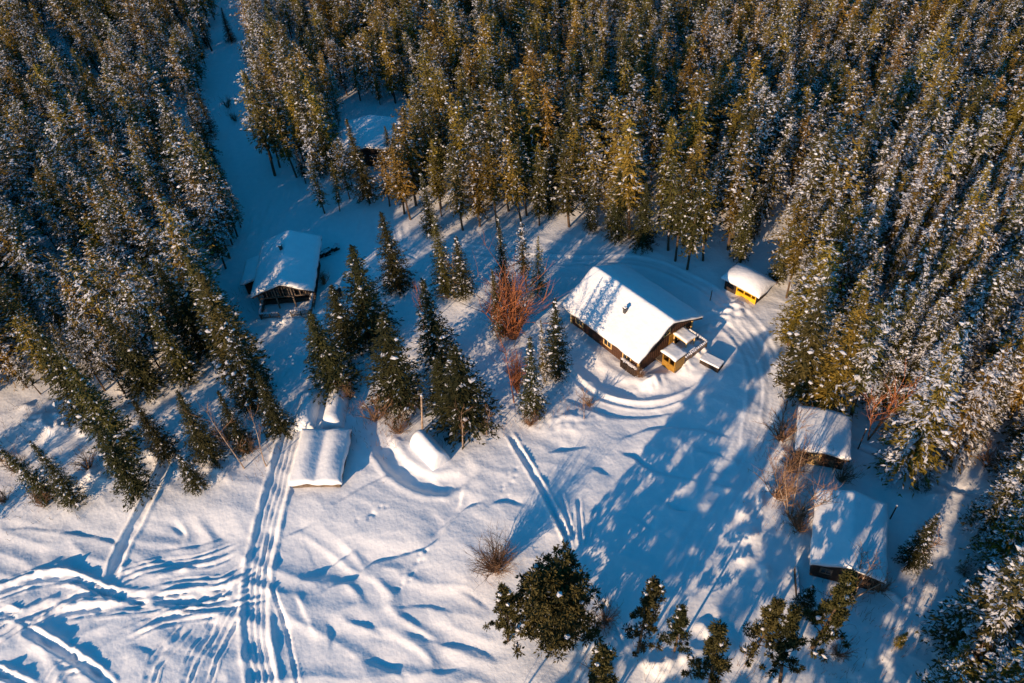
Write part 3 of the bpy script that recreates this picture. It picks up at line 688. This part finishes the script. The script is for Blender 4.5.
birch(244, 468, 8.5, 'thin bare birch leaning left above the beaten track', seed=1, forks=1)
birch(266, 466, 8.5, 'thin bare birch nearest to the beaten track', seed=2, forks=1)
birch(463, 448, 5.5, 'pale crooked bare birch right of the capsule shaped mound', seed=3, forks=1)
birch(487, 435, 4.5, 'small dead birch between the mound and the tall flecked spruce', seed=4, forks=1, thick=.05)
birch(584, 420, 4.5, 'slight birch sapling alone below the cabin windows', seed=5, forks=1, thick=.045)
birch(514, 402, 8, 'red twigged birch below the round orange shrub', seed=6, forks=1, mt='twigred')
birch(424, 330, 6, 'pinkish bare birch right of the cone shaped spruce', seed=7, forks=1, mt='twigred', thick=.04)
birch(790, 520, 8.5, 'many stemmed bare birch between the driveway and the big shed', seed=8, forks=6, spread=.6)
birch(852, 600, 6, 'bare birch spreading its twigs over the front of the big shed', seed=9, forks=3)
birch(985, 672, 6.5, 'bare grey branching tree at lower right among snowy spruces', seed=10, forks=3, thick=.12)
birch(905, 560, 4.5, 'fallen looking bare branches behind the speckled young spruce', seed=11, forks=3, lean=(.6, .2))
birch(868, 440, 8.5, 'red barked bare birch in front of the laden spruce', seed=12, forks=3, mt='twigred')
birch(455, 300, 7, 'bare birch between the pair of spruces below the forest edge', seed=13, forks=1)
birch(820, 620, 5, 'pale bare birch beside the golden brown pine', seed=14, forks=1)

for x, y, H in [(-4.3, 15.5, 13), (-1.6, 13.5, 13), (-9.5, 12.5, 12)]:
    u, v, z = proj((x, y, 0)); birch(u, v, H, 'bare trunked tree standing just beyond the bottom margin', seed=30, forks=1, thick=.12)['group'] = 'bare trees beyond the margin'
B = MB(); rn = random.Random(77)
for px_, py_, sp, n in [(385, 425, 3.2, 120), (352, 412, 1.5, 40), (228, 445, 4, 130), (262, 455, 2.5, 60), (532, 415, 2.2, 80), (575, 405, 2.5, 45), (488, 425, 2, 40), (50, 490, 4.5, 90), (20, 430, 4, 60), (110, 455, 3, 50),
        (600, 625, 1.8, 60), (590, 668, 1.6, 40), (785, 460, 3, 110), (790, 510, 3, 110), (845, 598, 2.5, 60), (880, 620, 4, 70), (930, 640, 4, 60), (660, 660, 2.5, 40), (455, 440, 2, 30), (750, 670, 2.5, 40), (835, 660, 2.5, 70), (960, 600, 4, 50), (245, 300, 3, 30), (225, 110, 3, 30)]:
    c = at(px_, py_)
    for k in range(n):
        x = c.x+rn.gauss(0, sp*.5); y = c.y+rn.gauss(0, sp*.5); z = hgt(x, y); h = rn.uniform(.3, .95); a = rn.random()*6.28; q = h*rn.uniform(.1, .6)
        B.tube([(x, y, z-.05), (x+math.cos(a)*q*.4, y+math.sin(a)*q*.4, z+h*.6), (x+math.cos(a)*q, y+math.sin(a)*q, z+h)], [.016, .012, .006], 3, cap=False)
tag(B.build('dry_undergrowth', M['twig']), 'thin dry stems poking through the snow', None, None, 'stuff')
# ------------------------------------------------------------------ snow shapes
def snow_slab(name, parent, x0, x1, y0, y1, zfun, th, nx_=40, ny_=34, edge=.22, seed=0, jit=.12, matn='roofsnow'):
    """a closed rounded sheet of snow lying on zfun(x, y)"""
    rnd = np.random.default_rng(seed); off = rnd.uniform(0, 90)
    us = np.linspace(0, 1, nx_); vs2 = np.linspace(0, 1, ny_)
    us = .5-.5*np.cos(us*PI)*(1) if False else us
    V = []; F = []
    def pos(u, v):
        x = x0+(x1-x0)*u; y = y0+(y1-y0)*v
        k = 1+0*u
        nxz = float(perlin(np.array([x/1.3+off]), np.array([y/1.3]))[0])*jit
        ny2 = float(perlin(np.array([x/1.1+off+40]), np.array([y/1.1]))[0])*jit
        return x+nxz*(1 if u < .02 or u > .98 else 0), y+ny2*(1 if v < .02 or v > .98 else 0)
    for top in (1, 0):
        for u in us:
            for v in vs2:
                x, y = pos(u, v); du = min(u*(x1-x0), (1-u)*(x1-x0)); dv = min(v*(y1-y0), (1-v)*(y1-y0))
                e = min(1, math.sqrt(max(0, min(du, dv)/edge))) if min(du, dv) < edge else 1
                b = zfun(x, y)
                if not top and (v < .02 or v > .98) and jit > .1: b -= .10*max(0, float(perlin(np.array([x/.9+off]), np.array([y*.3]))[0])+.35)
                t = th*(.55+.45*e)+.05*float(perlin(np.array([x/2.2+off]), np.array([y/2.2]))[0]) if top else 0
                V.append((x, y, b+t))
    n = nx_*ny_
    for i in range(nx_-1):
        for j in range(ny_-1):
            a = i*ny_+j; F.append((a, a+ny_, a+ny_+1, a+1)); b = n+a; F.append((b, b+1, b+ny_+1, b+ny_))
    for i in range(nx_-1):
        a = i*ny_; F.append((a, n+a, n+a+ny_, a+ny_)); a = i*ny_+ny_-1; F.append((a, a+ny_, n+a+ny_, n+a))
    for j in range(ny_-1):
        a = j; F.append((a, a+1, n+a+1, n+a)); a = (nx_-1)*ny_+j; F.append((a, n+a, n+a+1, a+1))
    me = bpy.data.meshes.new(name); me.from_pydata(V, [], F); me.update()
    return link(name, me, [M[matn]], parent, smooth=True)

def gable_house(name, label, c, ang, L, W, he, hr, wallm, over=(.7, .75), th=.38, seed=0):
    """x runs along the ridge, y across; he/hr: top of the snow at eave and ridge"""
    root = empty(name, (c[0], c[1], hgt(c[0], c[1])-.05), ang, label, 'cabin' if 'cabin' in name else 'shed')
    he -= th; hr -= th; hw = W/2; hl = L/2; wx = hl-over[0]; wy = hw-over[1]
    roofz = lambda y, e=0: hr-(hr-he)*abs(y)/hw+e
    Wl = MB(); zt = roofz(wy, -.14)
    i = [(-wx, -wy), (wx, -wy), (wx, wy), (-wx, wy)]
    for (a, b) in zip(i, i[1:]+i[:1]):
        if a[1] == b[1]: Wl.face([(a[0], a[1], -.5), (b[0], b[1], -.5), (b[0], b[1], zt), (a[0], a[1], zt)])
        else: Wl.face([(a[0], a[1], -.5), (b[0], b[1], -.5), (b[0], b[1], zt), (a[0], 0, hr-.14), (a[0], a[1], zt)])
    # board relief
    for s in (-1, 1):
        x = -wx
        while x < wx: Wl.box((x, s*(wy+.012)-.012, 0), (x+.04, s*(wy+.012)+.012, zt)); x += .3
        y = -wy
        while y < wy-.05: Wl.box((s*(wx+.012)-.012, y, 0), (s*(wx+.012)+.012, y+.04, roofz(y, -.2))); y += .3
    Wl.build('wall', M[wallm], root)
    Rf = MB()
    for s in (-1, 1):
        a = [(-hl, 0, hr-.1), (hl, 0, hr-.1), (hl, s*hw, he-.1), (-hl, s*hw, he-.1)]
        b = [(x, y, z+.09) for x, y, z in a]
        if s > 0: a, b = a, b
        Rf.face(a); Rf.face(b[::-1])
        for k in range(4): Rf.face([a[k], a[(k+1) % 4], b[(k+1) % 4], b[k]])
    rf = Rf.build('roof', M['darkwood'], root)
    F = MB()
    for s in (-1, 1):
        for e in (-1, 1):
            x = e*(hl+.02)
            F.face([(x, 0, hr-.02), (x, 0, hr-.26), (x, s*(hw), he-.26), (x, s*(hw), he-.02)])
            F.face([(x-.05*e, 0, hr-.02), (x-.05*e, 0, hr-.26), (x-.05*e, s*(hw), he-.26), (x-.05*e, s*(hw), he-.02)])
        F.box((-hl, s*(hw+.02)-.02, he-.22), (hl, s*(hw+.02)+.02, he-.02))
    F.build('barge_board', M['darkwood'], rf)
    soft = lambda y: math.sqrt(y*y+.015)-.01
    sn = snow_slab('roof_snow', root, -hl-.08, hl+.08, -hw-.1, hw+.1, lambda x, y: roofz(soft(y), -.0)+.005, th, 56, 54, seed=seed, edge=.42)
    return root, dict(wx=wx, wy=wy, roofz=roofz, he=he, hr=hr, hl=hl, hw=hw, roof=rf)

def window(root, x, y, z, w_, h_, face, trim='cream', t=.11):
    """face: 'x+','x-','y+','y-' outward direction"""
    s = 1 if face[1] == '+' else -1
    def bx(B, u0, u1, z0, z1, d0, d1):
        if face[0] == 'y': B.box((x+u0, min(y+s*d0, y+s*d1), z+z0), (x+u1, max(y+s*d0, y+s*d1), z+z1))
        else: B.box((min(x+s*d0, x+s*d1), y+u0, z+z0), (max(x+s*d0, x+s*d1), y+u1, z+z1))
    F = MB(); a = w_/2; b = h_/2
    bx(F, -a-t, a+t, b, b+t, .0, .08); bx(F, -a-t, a+t, -b-t, -b, .0, .09); bx(F, -a-t, -a, -b, b, .0, .08); bx(F, a, a+t, -b, b, .0, .08)
    bx(F, -.03, .03, -b, b, .0, .06); bx(F, -a, -.03, .1, .15, 0, .055); bx(F, .03, a, .1, .15, 0, .055)
    fo_ = F.build('window', M[trim], root); G = MB(); bx(G, -a, a, -b, b, .0, .035); G.build('pane', M['glass'], fo_); return fo_
def door(root, x, y, z0, w_, h_, face, mt='darkwood'):
    s = 1 if face[1] == '+' else -1; D = MB()
    if face[0] == 'x': D.box((min(x, x+s*.06), y-w_/2, z0), (max(x, x+s*.06), y+w_/2, z0+h_)); hx = (x+s*.1, y+w_*.35, z0+1)
    else: D.box((x-w_/2, min(y, y+s*.06), z0), (x+w_/2, max(y, y+s*.06), z0+h_)); hx = (x+w_*.35, y+s*.1, z0+1)
    d = D.build('door', M[mt], root); H_ = MB(); H_.box((hx[0]-.04, hx[1]-.04, hx[2]-.06), (hx[0]+.04, hx[1]+.04, hx[2]+.06)); H_.build('handle', M['metal'], d); return d
def chimney(roof, x, y, zb, h, s=.35, m='metal'):
    B = MB(); B.box((x-s/2, y-s/2, zb-.6), (x+s/2, y+s/2, zb+h)); B.box((x-s/2-.06, y-s/2-.06, zb+h+.002), (x+s/2+.06, y+s/2+.06, zb+h+.08))
    c = B.build('chimney', M[m], roof, bevel=.02)
    C = MB(); C.box((x-s/2, y-s/2, zb+h+.085), (x+s/2, y+s/2, zb+h+.2)); C.build('snow_cap', M['roofsnow'], c, bevel=.05); return c
def railing(parent, pts, z0, h=.95, m='greywood', step=1.2, snow=True):
    B = MB()
    for a, b in zip(pts, pts[1:]):
        a = Vector(a); b = Vector(b); L = (b-a).length; n = max(1, round(L/step)); d = (b-a).normalized(); nn = Vector((-d.y, d.x))
        for k in range(n+1):
            p = a.lerp(b, k/n); B.box((p.x-.05, p.y-.05, z0-.3), (p.x+.05, p.y+.05, z0+h))
        for zz, t in ((h, .05), (h*.35, .035)):
            q = [a+nn*t, b+nn*t, b-nn*t, a-nn*t]
            lo = [(v.x, v.y, z0+zz) for v in q]; hi = [(v.x, v.y, z0+zz+.08) for v in q]
            B.face(hi); B.face(lo[::-1])
            for i in range(4): B.face([lo[i], lo[(i+1) % 4], hi[(i+1) % 4], hi[i]])
        k = 0
        while k*.16 < L:
            p = a+d*(k*.16); B.box((p.x-.02, p.y-.02, z0+.1), (p.x+.02, p.y+.02, z0+h)); k += 1
    r = B.build('railing', M[m], parent)
    if snow:
        S = MB(); rn = random.Random(3)
        for a, b in zip(pts, pts[1:]):
            a = Vector(a); b = Vector(b); L = (b-a).length; n = int(L/.22)
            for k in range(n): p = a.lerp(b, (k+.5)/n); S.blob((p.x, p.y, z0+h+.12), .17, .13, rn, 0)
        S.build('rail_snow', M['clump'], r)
    return r

# ------------------------------------------------------------------ the large cabin
root, h1 = gable_house('log_cabin', 'largest cabin, red brown with yellow windows and a sunlit snow roof', (12.37, 58.09), -.94, 11.0, 9.06, 3.15, 5.5, 'redwood', seed=1)
for x in (-3.6, .55, 3.25): window(root, x, -h1['wy'], 1.45, .95, 1.25, 'y-')
window(root, h1['wx'], 2.3, 1.6, .9, 1.1, 'x+'); window(root, h1['wx'], 0, 3.3, .7, .7, 'x+')
chimney(h1['roof'], .9, -1.9, h1['roofz'](1.9)+.35, .55, .3)
CB = MB()
for sx in (-1, 1):
    for sy in (-1, 1): CB.box((sx*(h1['wx']+.03)-.09, sy*(h1['wy']+.03)-.09, -.3), (sx*(h1['wx']+.03)+.09, sy*(h1['wy']+.03)+.09, 2.45))
CB.build('corner_board', M['cream'], root)
# veranda with its yellow boarded porch at the gable end
x0 = h1['wx']; X1 = 7.4
D = MB(); D.box((x0+.02, -1.3, .25), (X1, 3.4, .5)); dk = D.build('deck', M['greywood'], root)
snow_slab('deck_snow', dk, x0+.1, X1-.05, -.1, 3.35, lambda x, y: .505, .22, 20, 24, .2, 4)
Pq = MB()
Pq.box((x0+.9, -1.35, .2), (X1-.1, -1.25, 1.15)); Pq.box((X1-.16, -1.25, .2), (X1-.06, .0, 2.0)); Pq.box((x0+.9, -1.25, .5), (x0+1.0, 0, 2.0))
Pq.box((x0+.9, -1.35, 1.85), (X1-.06, -1.25, 2.05))
for xx in (x0+.9, x0+1.7, X1-.2): Pq.box((xx, -1.36, 1.15), (xx+.12, -1.24, 1.85))
pr_ = Pq.build('porch', M['yellow'], root)
B = MB(); B.box((x0+1.0, -.1, .5), (X1-.2, -.04, 2.0)); B.build('back_board', M['yellow'], pr_)
B = MB(); B.box((x0+.7, -1.5, 2.06), (X1+.05, .15, 2.14)); pf = B.build('porch_roof', M['darkwood'], root)
snow_slab('porch_snow', pf, x0+.72, X1+.05, -1.5, .15, lambda x, y: 2.145, .26, 20, 14, .2, 5)
railing(root, [(x0+.2, 3.3), (X1-.1, 3.3), (X1-.1, .1)], .5, .95)
B = MB(); B.box((x0+.15, 2.2, .5), (x0+.25, 2.35, 2.3)); B.box((x0+1.7, 2.2, .5), (x0+1.8, 2.3, 2.3)); B.box((x0+.15, 1.0, .5), (x0+.25, 1.1, 2.3)); B.box((x0+1.7, 1.0, .5), (x0+1.8, 1.1, 2.3))
B.box((x0+.1, .95, 2.3), (x0+1.85, 2.4, 2.38)); pc = B.build('canopy', M['cream'], root)
snow_slab('canopy_snow', pc, x0+.1, x0+1.85, .95, 2.4, lambda x, y: 2.385, .2, 14, 14, .15, 6)
door(root, x0, 1.0, .5, .95, 2.0, 'x+', 'yellow')
Wp = root.matrix_world
def loc_of(rt, x, y, z=0):
    a = rt.rotation_euler.z; return Vector((rt.location.x+x*math.cos(a)-y*math.sin(a), rt.location.y+x*math.sin(a)+y*math.cos(a), rt.location.z+z))
p = loc_of(root, x0+1.9, .9, .72); t = empty('garden_table', p, -.94, 'snow covered table on the veranda of the large cabin', 'table')
B = MB(); B.box((-.45, -.9, .68), (.45, .9, .74)); B.build('tabletop', M['greywood'], t)
for sx in (-1, 1):
    for sy in (-1, 1): B = MB(); B.box((sx*.38-.03, sy*.8-.03, -.25), (sx*.38+.03, sy*.8+.03, .68)); B.build('leg', M['greywood'], t)
B = MB(); B.box((-.44, -.89, .745), (.44, .89, .95)); B.build('snow_cap', M['roofsnow'], t, bevel=.08)

p = loc_of(root, 4.0, -4.15); t = empty('firewood_stack', p, -.94, 'dark stack of firewood at the lower corner of the large cabin', 'firewood')
B = MB(); rn = random.Random(9)
for k in range(9):
    for q in range(5): B.tube([(-1.0+k*.23+rn.uniform(-.02, .02), -.25, .1+q*.2), (-1.0+k*.23, .2, .1+q*.2)], .105, 7)
B.build('logs', M['darkwood'], t); S = MB()
for k in range(8): S.blob((-.95+k*.26, 0, 1.12), .26, .12, rn, 0)
S.build('snow_cap', M['clump'], t)
# the long low crate
c = at(711, 366); t = empty('crate', (c.x, c.y, hgt(c.x, c.y)), -.75, 'low dark box with a flat snow lid right of the large cabin', 'crate'); t.scale = (.82, .82, .9)
B = MB(); B.box((-1.25, -.65, -.3), (1.25, .65, .62)); 
for k in range(5): B.box((-1.2+k*.58, -.67, -.3), (-1.12+k*.58, .67, .625))
B.build('box', M['darkwood'], t); B = MB(); B.box((-1.3, -.7, .63), (1.3, .7, .86)); B.build('snow_cap', M['roofsnow'], t, bevel=.09)

# ------------------------------------------------------------------ the yellow shelter
c = at(745, 292); t = empty('shelter', (c.x, c.y, hgt(c.x, c.y)-.05), -.86, 'small yellow shelter under a thick domed snow cap beside the driveway', 'shelter'); t.scale = (.88, .88, .74)
B = MB(); B.box((-2.2, -1.25, -.3), (-.6, -1.15, 1.9)); B.box((-2.2, -1.15, -.3), (-2.1, 1.3, 1.9)); B.box((2.1, -1.15, -.3), (2.2, 1.3, 1.9)); B.box((-2.1, 1.2, -.3), (2.1, 1.3, 1.9)); B.build('wall', M['darkwood'], t)
B = MB(); B.box((-.55, -1.26, -.3), (2.2, -1.14, .95)); B.box((-.55, -1.26, 1.5), (2.2, -1.14, 1.9))
for xx in (-.55, .5, 1.5, 2.08): B.box((xx, -1.27, .95), (xx+.12, -1.13, 1.5))
B.build('front_panel', M['brightyellow'], t)
B = MB(); B.box((-.4, -.6, 0), (2.0, -.5, 1.4)); B.build('inner_panel', M['brightyellow'], t)
B = MB(); B.box((-2.5, -1.5, 1.91), (2.5, 1.55, 2.02)); rf = B.build('roof', M['darkwood'], t)
snow_slab('snow_cap', rf, -2.75, 2.75, -1.6, 2.1, lambda x, y: 2.025, .12, 30, 22, .3, 7)
S = bpy.data.objects['snow_cap'] if False else None
for o in rf.children:
    for v in o.data.vertices:
        if v.co.z > 2.03:
            v.co.z += 1.35*max(0, 1-(v.co.x/2.8)**2)**.55*max(0, 1-((v.co.y-.25)/1.9)**2)**.55
B = MB(); B.tube([(-3.1, -.6, -.3), (-3.05, -.6, 1.6)], .05, 6); pl = B.build('post', M['darkwood'], loc=loc_of(t, -.3, -1.0)); pl.name = 'post'; tag(pl, 'thin dark post at the left end of the yellow shelter', 'post')

# ------------------------------------------------------------------ the small cabin with its deck
root, h2 = gable_house('small_cabin', 'small cabin in blue shade left of the yard, snow roof and open front deck', (-24.37, 70.1), -1.56, 9.25, 6.7, 3.1, 4.45, 'darkwood', over=(1.9, .5), seed=2)
root.children
wx = h2['wx']
window(root, wx, -1.5, 1.5, 1.1, 1.0, 'x+', 'greywood'); window(root, wx, 1.7, 1.5, 1.1, 1.0, 'x+', 'greywood'); door(root, wx, .1, .2, .95, 2.0, 'x+', 'greywood')
window(root, 0, h2['wy'], 1.5, .9, .9, 'y+', 'greywood')
D = MB(); D.box((wx+.02, -2.85, .1), (wx+3.3, 2.85, .32)); dk = D.build('deck', M['greywood'], root)
snow_slab('deck_snow', dk, wx+.8, wx+3.25, -2.8, 2.8, lambda x, y: .325, .15, 16, 24, .15, 8, .3)
railing(root, [(wx+.3, -2.75), (wx+3.2, -2.75), (wx+3.2, -.7)], .32, .95); railing(root, [(wx+3.2, .6), (wx+3.2, 2.75), (wx+.3, 2.75)], .32, .95)
for y in (-2.75, 2.75, -.9, .9): B = MB(); B.box((wx+1.55, y-.07, .3), (wx+1.69, y+.07, h2['roofz'](abs(y))-.12)); B.build('post', M['greywood'], root)
B = MB()
for k in range(9): y = -2.4+k*.6; B.box((wx+1.6, y-.05, 2.15), (wx+1.66, y+.05, h2['roofz'](y)-.13))
B.box((wx+1.57, -2.7, 2.05), (wx+1.67, 2.7, 2.15)); B.build('gable_slats', M['greywood'], root)
chimney(h2['roof'], -1.2, -.45, h2['roofz'](.45)+.3, .55, .32)
# lean-to on its left side
B = MB(); B.box((-2.4, -5.0, -.3), (1.2, -2.87, 1.75)); B.build('annex_wall', M['darkwood'], root)
B = MB(); B.face([(-2.7, -5.3, 1.76), (1.5, -5.3, 1.76), (1.5, -2.9, 2.45), (-2.7, -2.9, 2.45)]); B.face([(-2.7, -5.3, 1.84), (-2.7, -2.9, 2.53), (1.5, -2.9, 2.53), (1.5, -5.3, 1.84)]); an = B.build('annex_roof', M['darkwood'], root)
snow_slab('annex_snow', an, -2.75, 1.55, -5.35, -2.95, lambda x, y: 1.85+(y+5.3)*.288, .34, 20, 18, .2, 9)
# things by the small cabin
c = at(327, 254); t = empty('log_pile', (c.x, c.y, hgt(c.x, c.y)), .55, 'dark stack of logs with snow on top right of the small cabin', 'log pile')
B = MB(); rn = random.Random(2)
for k in range(26):
    y = rn.uniform(-.35, .35); z = rn.uniform(0, .5); x = rn.uniform(-1.9, 1.2); B.tube([(x, y, z), (x+.8, y+rn.uniform(-.1, .1), z+rn.uniform(-.05, .05))], .1, 7)
B.build('logs', M['darkwood'], t)
S = MB()
for k in range(16): S.blob((rn.uniform(-1.6, 1.7), rn.uniform(-.3, .3), .6), .24, .1, rn, 0)
S.build('snow_cap', M['clump'], t)
c = at(337, 296); t = empty('barrel', (c.x, c.y, hgt(c.x, c.y)-.1), 0, 'dark round barrel with a snow cap near the small cabin deck', 'barrel')
B = MB(); B.tube([(0, 0, 0), (0, 0, .25), (0, 0, .6), (0, 0, 1.0), (0, 0, 1.3)], [.55, .62, .66, .62, .55], 20); B.build('body', M['darkwood'], t)
S = MB(); S.tube([(0, 0, 1.31), (0, 0, 1.4), (0, 0, 1.47)], [.5, .44, .2], 16); S.build('snow_cap', M['roofsnow'], t, smooth=True)
c = at(324, 276); t = shrub('brown', 324, 285, 1.8, 'dark twiggy bush along the right wall of the small cabin')

# ------------------------------------------------------------------ far cabin in the forest
root, h3 = gable_house('forest_cabin', 'far cabin roof half hidden by trees in the forest', (-16.6, 95.8), -1.6, 7.8, 7.6, 3.1, 3.9, 'darkwood', seed=3)
window(root, h3['wx'], 1.0, 1.4, 1, .9, 'x+', 'greywood'); door(root, h3['wx'], -1.2, 0, .9, 1.9, 'x+', 'greywood')
c = at(400, 184); t = empty('garden_shed', (c.x, c.y, hgt(c.x, c.y)), -1.5, 'tiny snow roofed hut below the far cabin in the forest', 'shed')
B = MB(); B.box((-1.4, -1.2, -.3), (1.4, 1.2, 1.7)); B.build('wall', M['darkwood'], t); B = MB(); B.box((-1.6, -1.4, 1.71), (1.6, 1.4, 1.8)); r2 = B.build('roof', M['darkwood'], t)
snow_slab('roof_snow', r2, -1.65, 1.65, -1.45, 1.45, lambda x, y: 1.81+.15*(1.4-abs(y)), .3, 14, 14, .2, 10); door(t, 1.4, 0, 0, .8, 1.5, 'x+', 'greywood')

# ------------------------------------------------------------------ the two sheds at the right
root, h4 = gable_house('wooden_shed', 'bigger of the two dark sheds at the right, broad roof in dappled shade', (25.3, 31.4), -1.95, 7.0, 5.4, 2.45, 3.2, 'darkwood', over=(.3, .3), seed=4)
door(root, h4['wx'], .6, 0, 1.1, 1.8, 'x+', 'redwood'); window(root, h4['wx'], -1.4, 1.2, .7, .6, 'x+', 'greywood')
root, h5 = gable_house('wooden_shed', 'smaller of the two sheds at the right, nearly flat roof behind the bare birch', (26.7, 41.5), -1.93, 4.8, 4.4, 2.3, 2.65, 'redwood', over=(.25, .25), seed=5)
door(root, h5['wx'], -.5, 0, 1.0, 1.7, 'x+', 'cream'); B = MB(); B.box((h5['wx']+.03, -1.9, .1), (h5['wx']+.5, -1.2, .9)); B.build('firewood_rack', M['cream'], root)
def post(x, y, h, label, r=.06, lean=(0, 0), m='darkwood', name='post'):
    c = at(x, y); B = MB(); B.tube([(0, 0, -.3), (lean[0]*h, lean[1]*h, h)], [r, r*.8], 8); B.tube([(lean[0]*h, lean[1]*h, h+.002), (lean[0]*h, lean[1]*h, h+.08)], [r*1.3, r*.6], 8, 1)
    o = B.build(name, [M[m], M['clump']], loc=(c.x, c.y, hgt(c.x, c.y))); return tag(o, label, 'post')
post(858, 449, 2.9, 'thin dark post behind the smaller shed'); post(890, 519, 2.0, 'thin dark post at the right wall of the bigger shed')
post(422, 431, 5.2, 'tall pale pole standing above the capsule shaped mound', .1, (.13, 0), 'birch', 'pole')
post(785, 410, 1.6, 'short dark post at the bend of the driveway')
a = at(795, 570); b = at(798, 614)
mid = (a+b)/2; B = MB(); L = (b-a).length
B.box((-L/2, -.11, -.2), (L/2, .11, .62)); o = B.build('beam', M['darkwood'], loc=(mid.x, mid.y, hgt(mid.x, mid.y)), rotz=math.atan2((b-a).y, (b-a).x)); tag(o, 'long narrow dark beam on the snow left of the bigger shed', 'beam')
B = MB(); B.box((-L/2, -.09, .622), (L/2, .09, .67)); B.build('snow_cap', M['clump'], o, bevel=.02)

# ------------------------------------------------------------------ snow covered boats and boathouse
def hump(name, parent, x0, x1, y0, y1, h, seed, pw=.42, mt='roofsnow', base=-.25, endr=.5):
    off = seed*7.3; n1, n2 = 34, 26; V = []; F = []
    for i in range(n1):
        for j in range(n2):
            u = -1+2*i/(n1-1); v = -1+2*j/(n2-1)
            su = max(0, 1-abs(u)**6)**endr; sv = max(0, 1-v*v)**pw
            x = x0+(x1-x0)*(u+1)/2; y = y0+(y1-y0)*(v+1)/2
            z = base+(h-base)*su*sv+.05*float(perlin(np.array([x/1.1+off]), np.array([y/1.1]))[0])
            V.append((x, y, z))
    for i in range(n1-1):
        for j in range(n2-1):
            a = i*n2+j; F.append((a, a+n2, a+n2+1, a+1))
    b = len(V); V += [(x0, y0, base-.1), (x1, y0, base-.1), (x1, y1, base-.1), (x0, y1, base-.1)]; F.append((b, b+3, b+2, b+1))
    me = bpy.data.meshes.new(name); me.from_pydata(V, [], F); me.update(); return link(name, me, [M[mt]], parent, smooth=True)
c = at(323, 461); ang = math.atan2((at(352, 430)-at(340, 487)).y, (at(352, 430)-at(340, 487)).x)
t = empty('boathouse', (c.x, c.y, hgt(c.x, c.y)-.1), ang, 'low boathouse under deep snow with two long humps beside the lake track', 'boathouse')
B = MB(); B.box((-2.9, -2.2, -.3), (2.9, 2.2, .65)); B.build('wall', M['greywood'], t)
B = MB(); B.box((-3.05, -2.35, .66), (3.0, 2.35, .76)); rf = B.build('roof', M['redwood'], t)
snow_slab('roof_snow', rf, -3.1, 3.05, -2.4, 2.4, lambda x, y: .765+.0*y, .35, 34, 40, .2, 21, .25)
for o in rf.children:
    for v in o.data.vertices:
        if v.co.z > .8: v.co.z += .34*abs(math.sin((v.co.y/2.4)*PI))**1.3*max(0, 1-(v.co.x/3.3)**4)
for k, (x, y, ln, lab) in enumerate([(308, 412, 4.6, 'long snow mound over an upturned boat, left of the two above the boathouse'), (337, 409, 5.2, 'long snow mound over an upturned boat, right of the two above the boathouse')]):
    c = at(x, y); t = empty('covered_boat', (c.x, c.y, hgt(c.x, c.y)-.1), ang, lab, 'boat', 'snow covered boats above the boathouse')
    hump('hull', t, -ln/2+.2, ln/2-.2, -.85, .85, .75, k, .5, 'darkwood'); hump('snow_cover', t, -ln/2, ln/2, -1.15, 1.15, 1.25, 3+k, .45)
c = at(430, 452); ang2 = math.atan2((at(417, 437)-at(441, 464)).y, (at(417, 437)-at(441, 464)).x)
t = empty('covered_boat', (c.x, c.y, hgt(c.x, c.y)-.05), ang2, 'capsule shaped snow mound over a boat with an open lower end', 'boat')
hump('hull', t, -1.7, 1.7, -.85, .85, 1.3, 8, .5, 'greywood'); hump('snow_cover', t, -2.0, 2.0, -1.05, 1.05, 1.75, 9, .5, endr=.18)
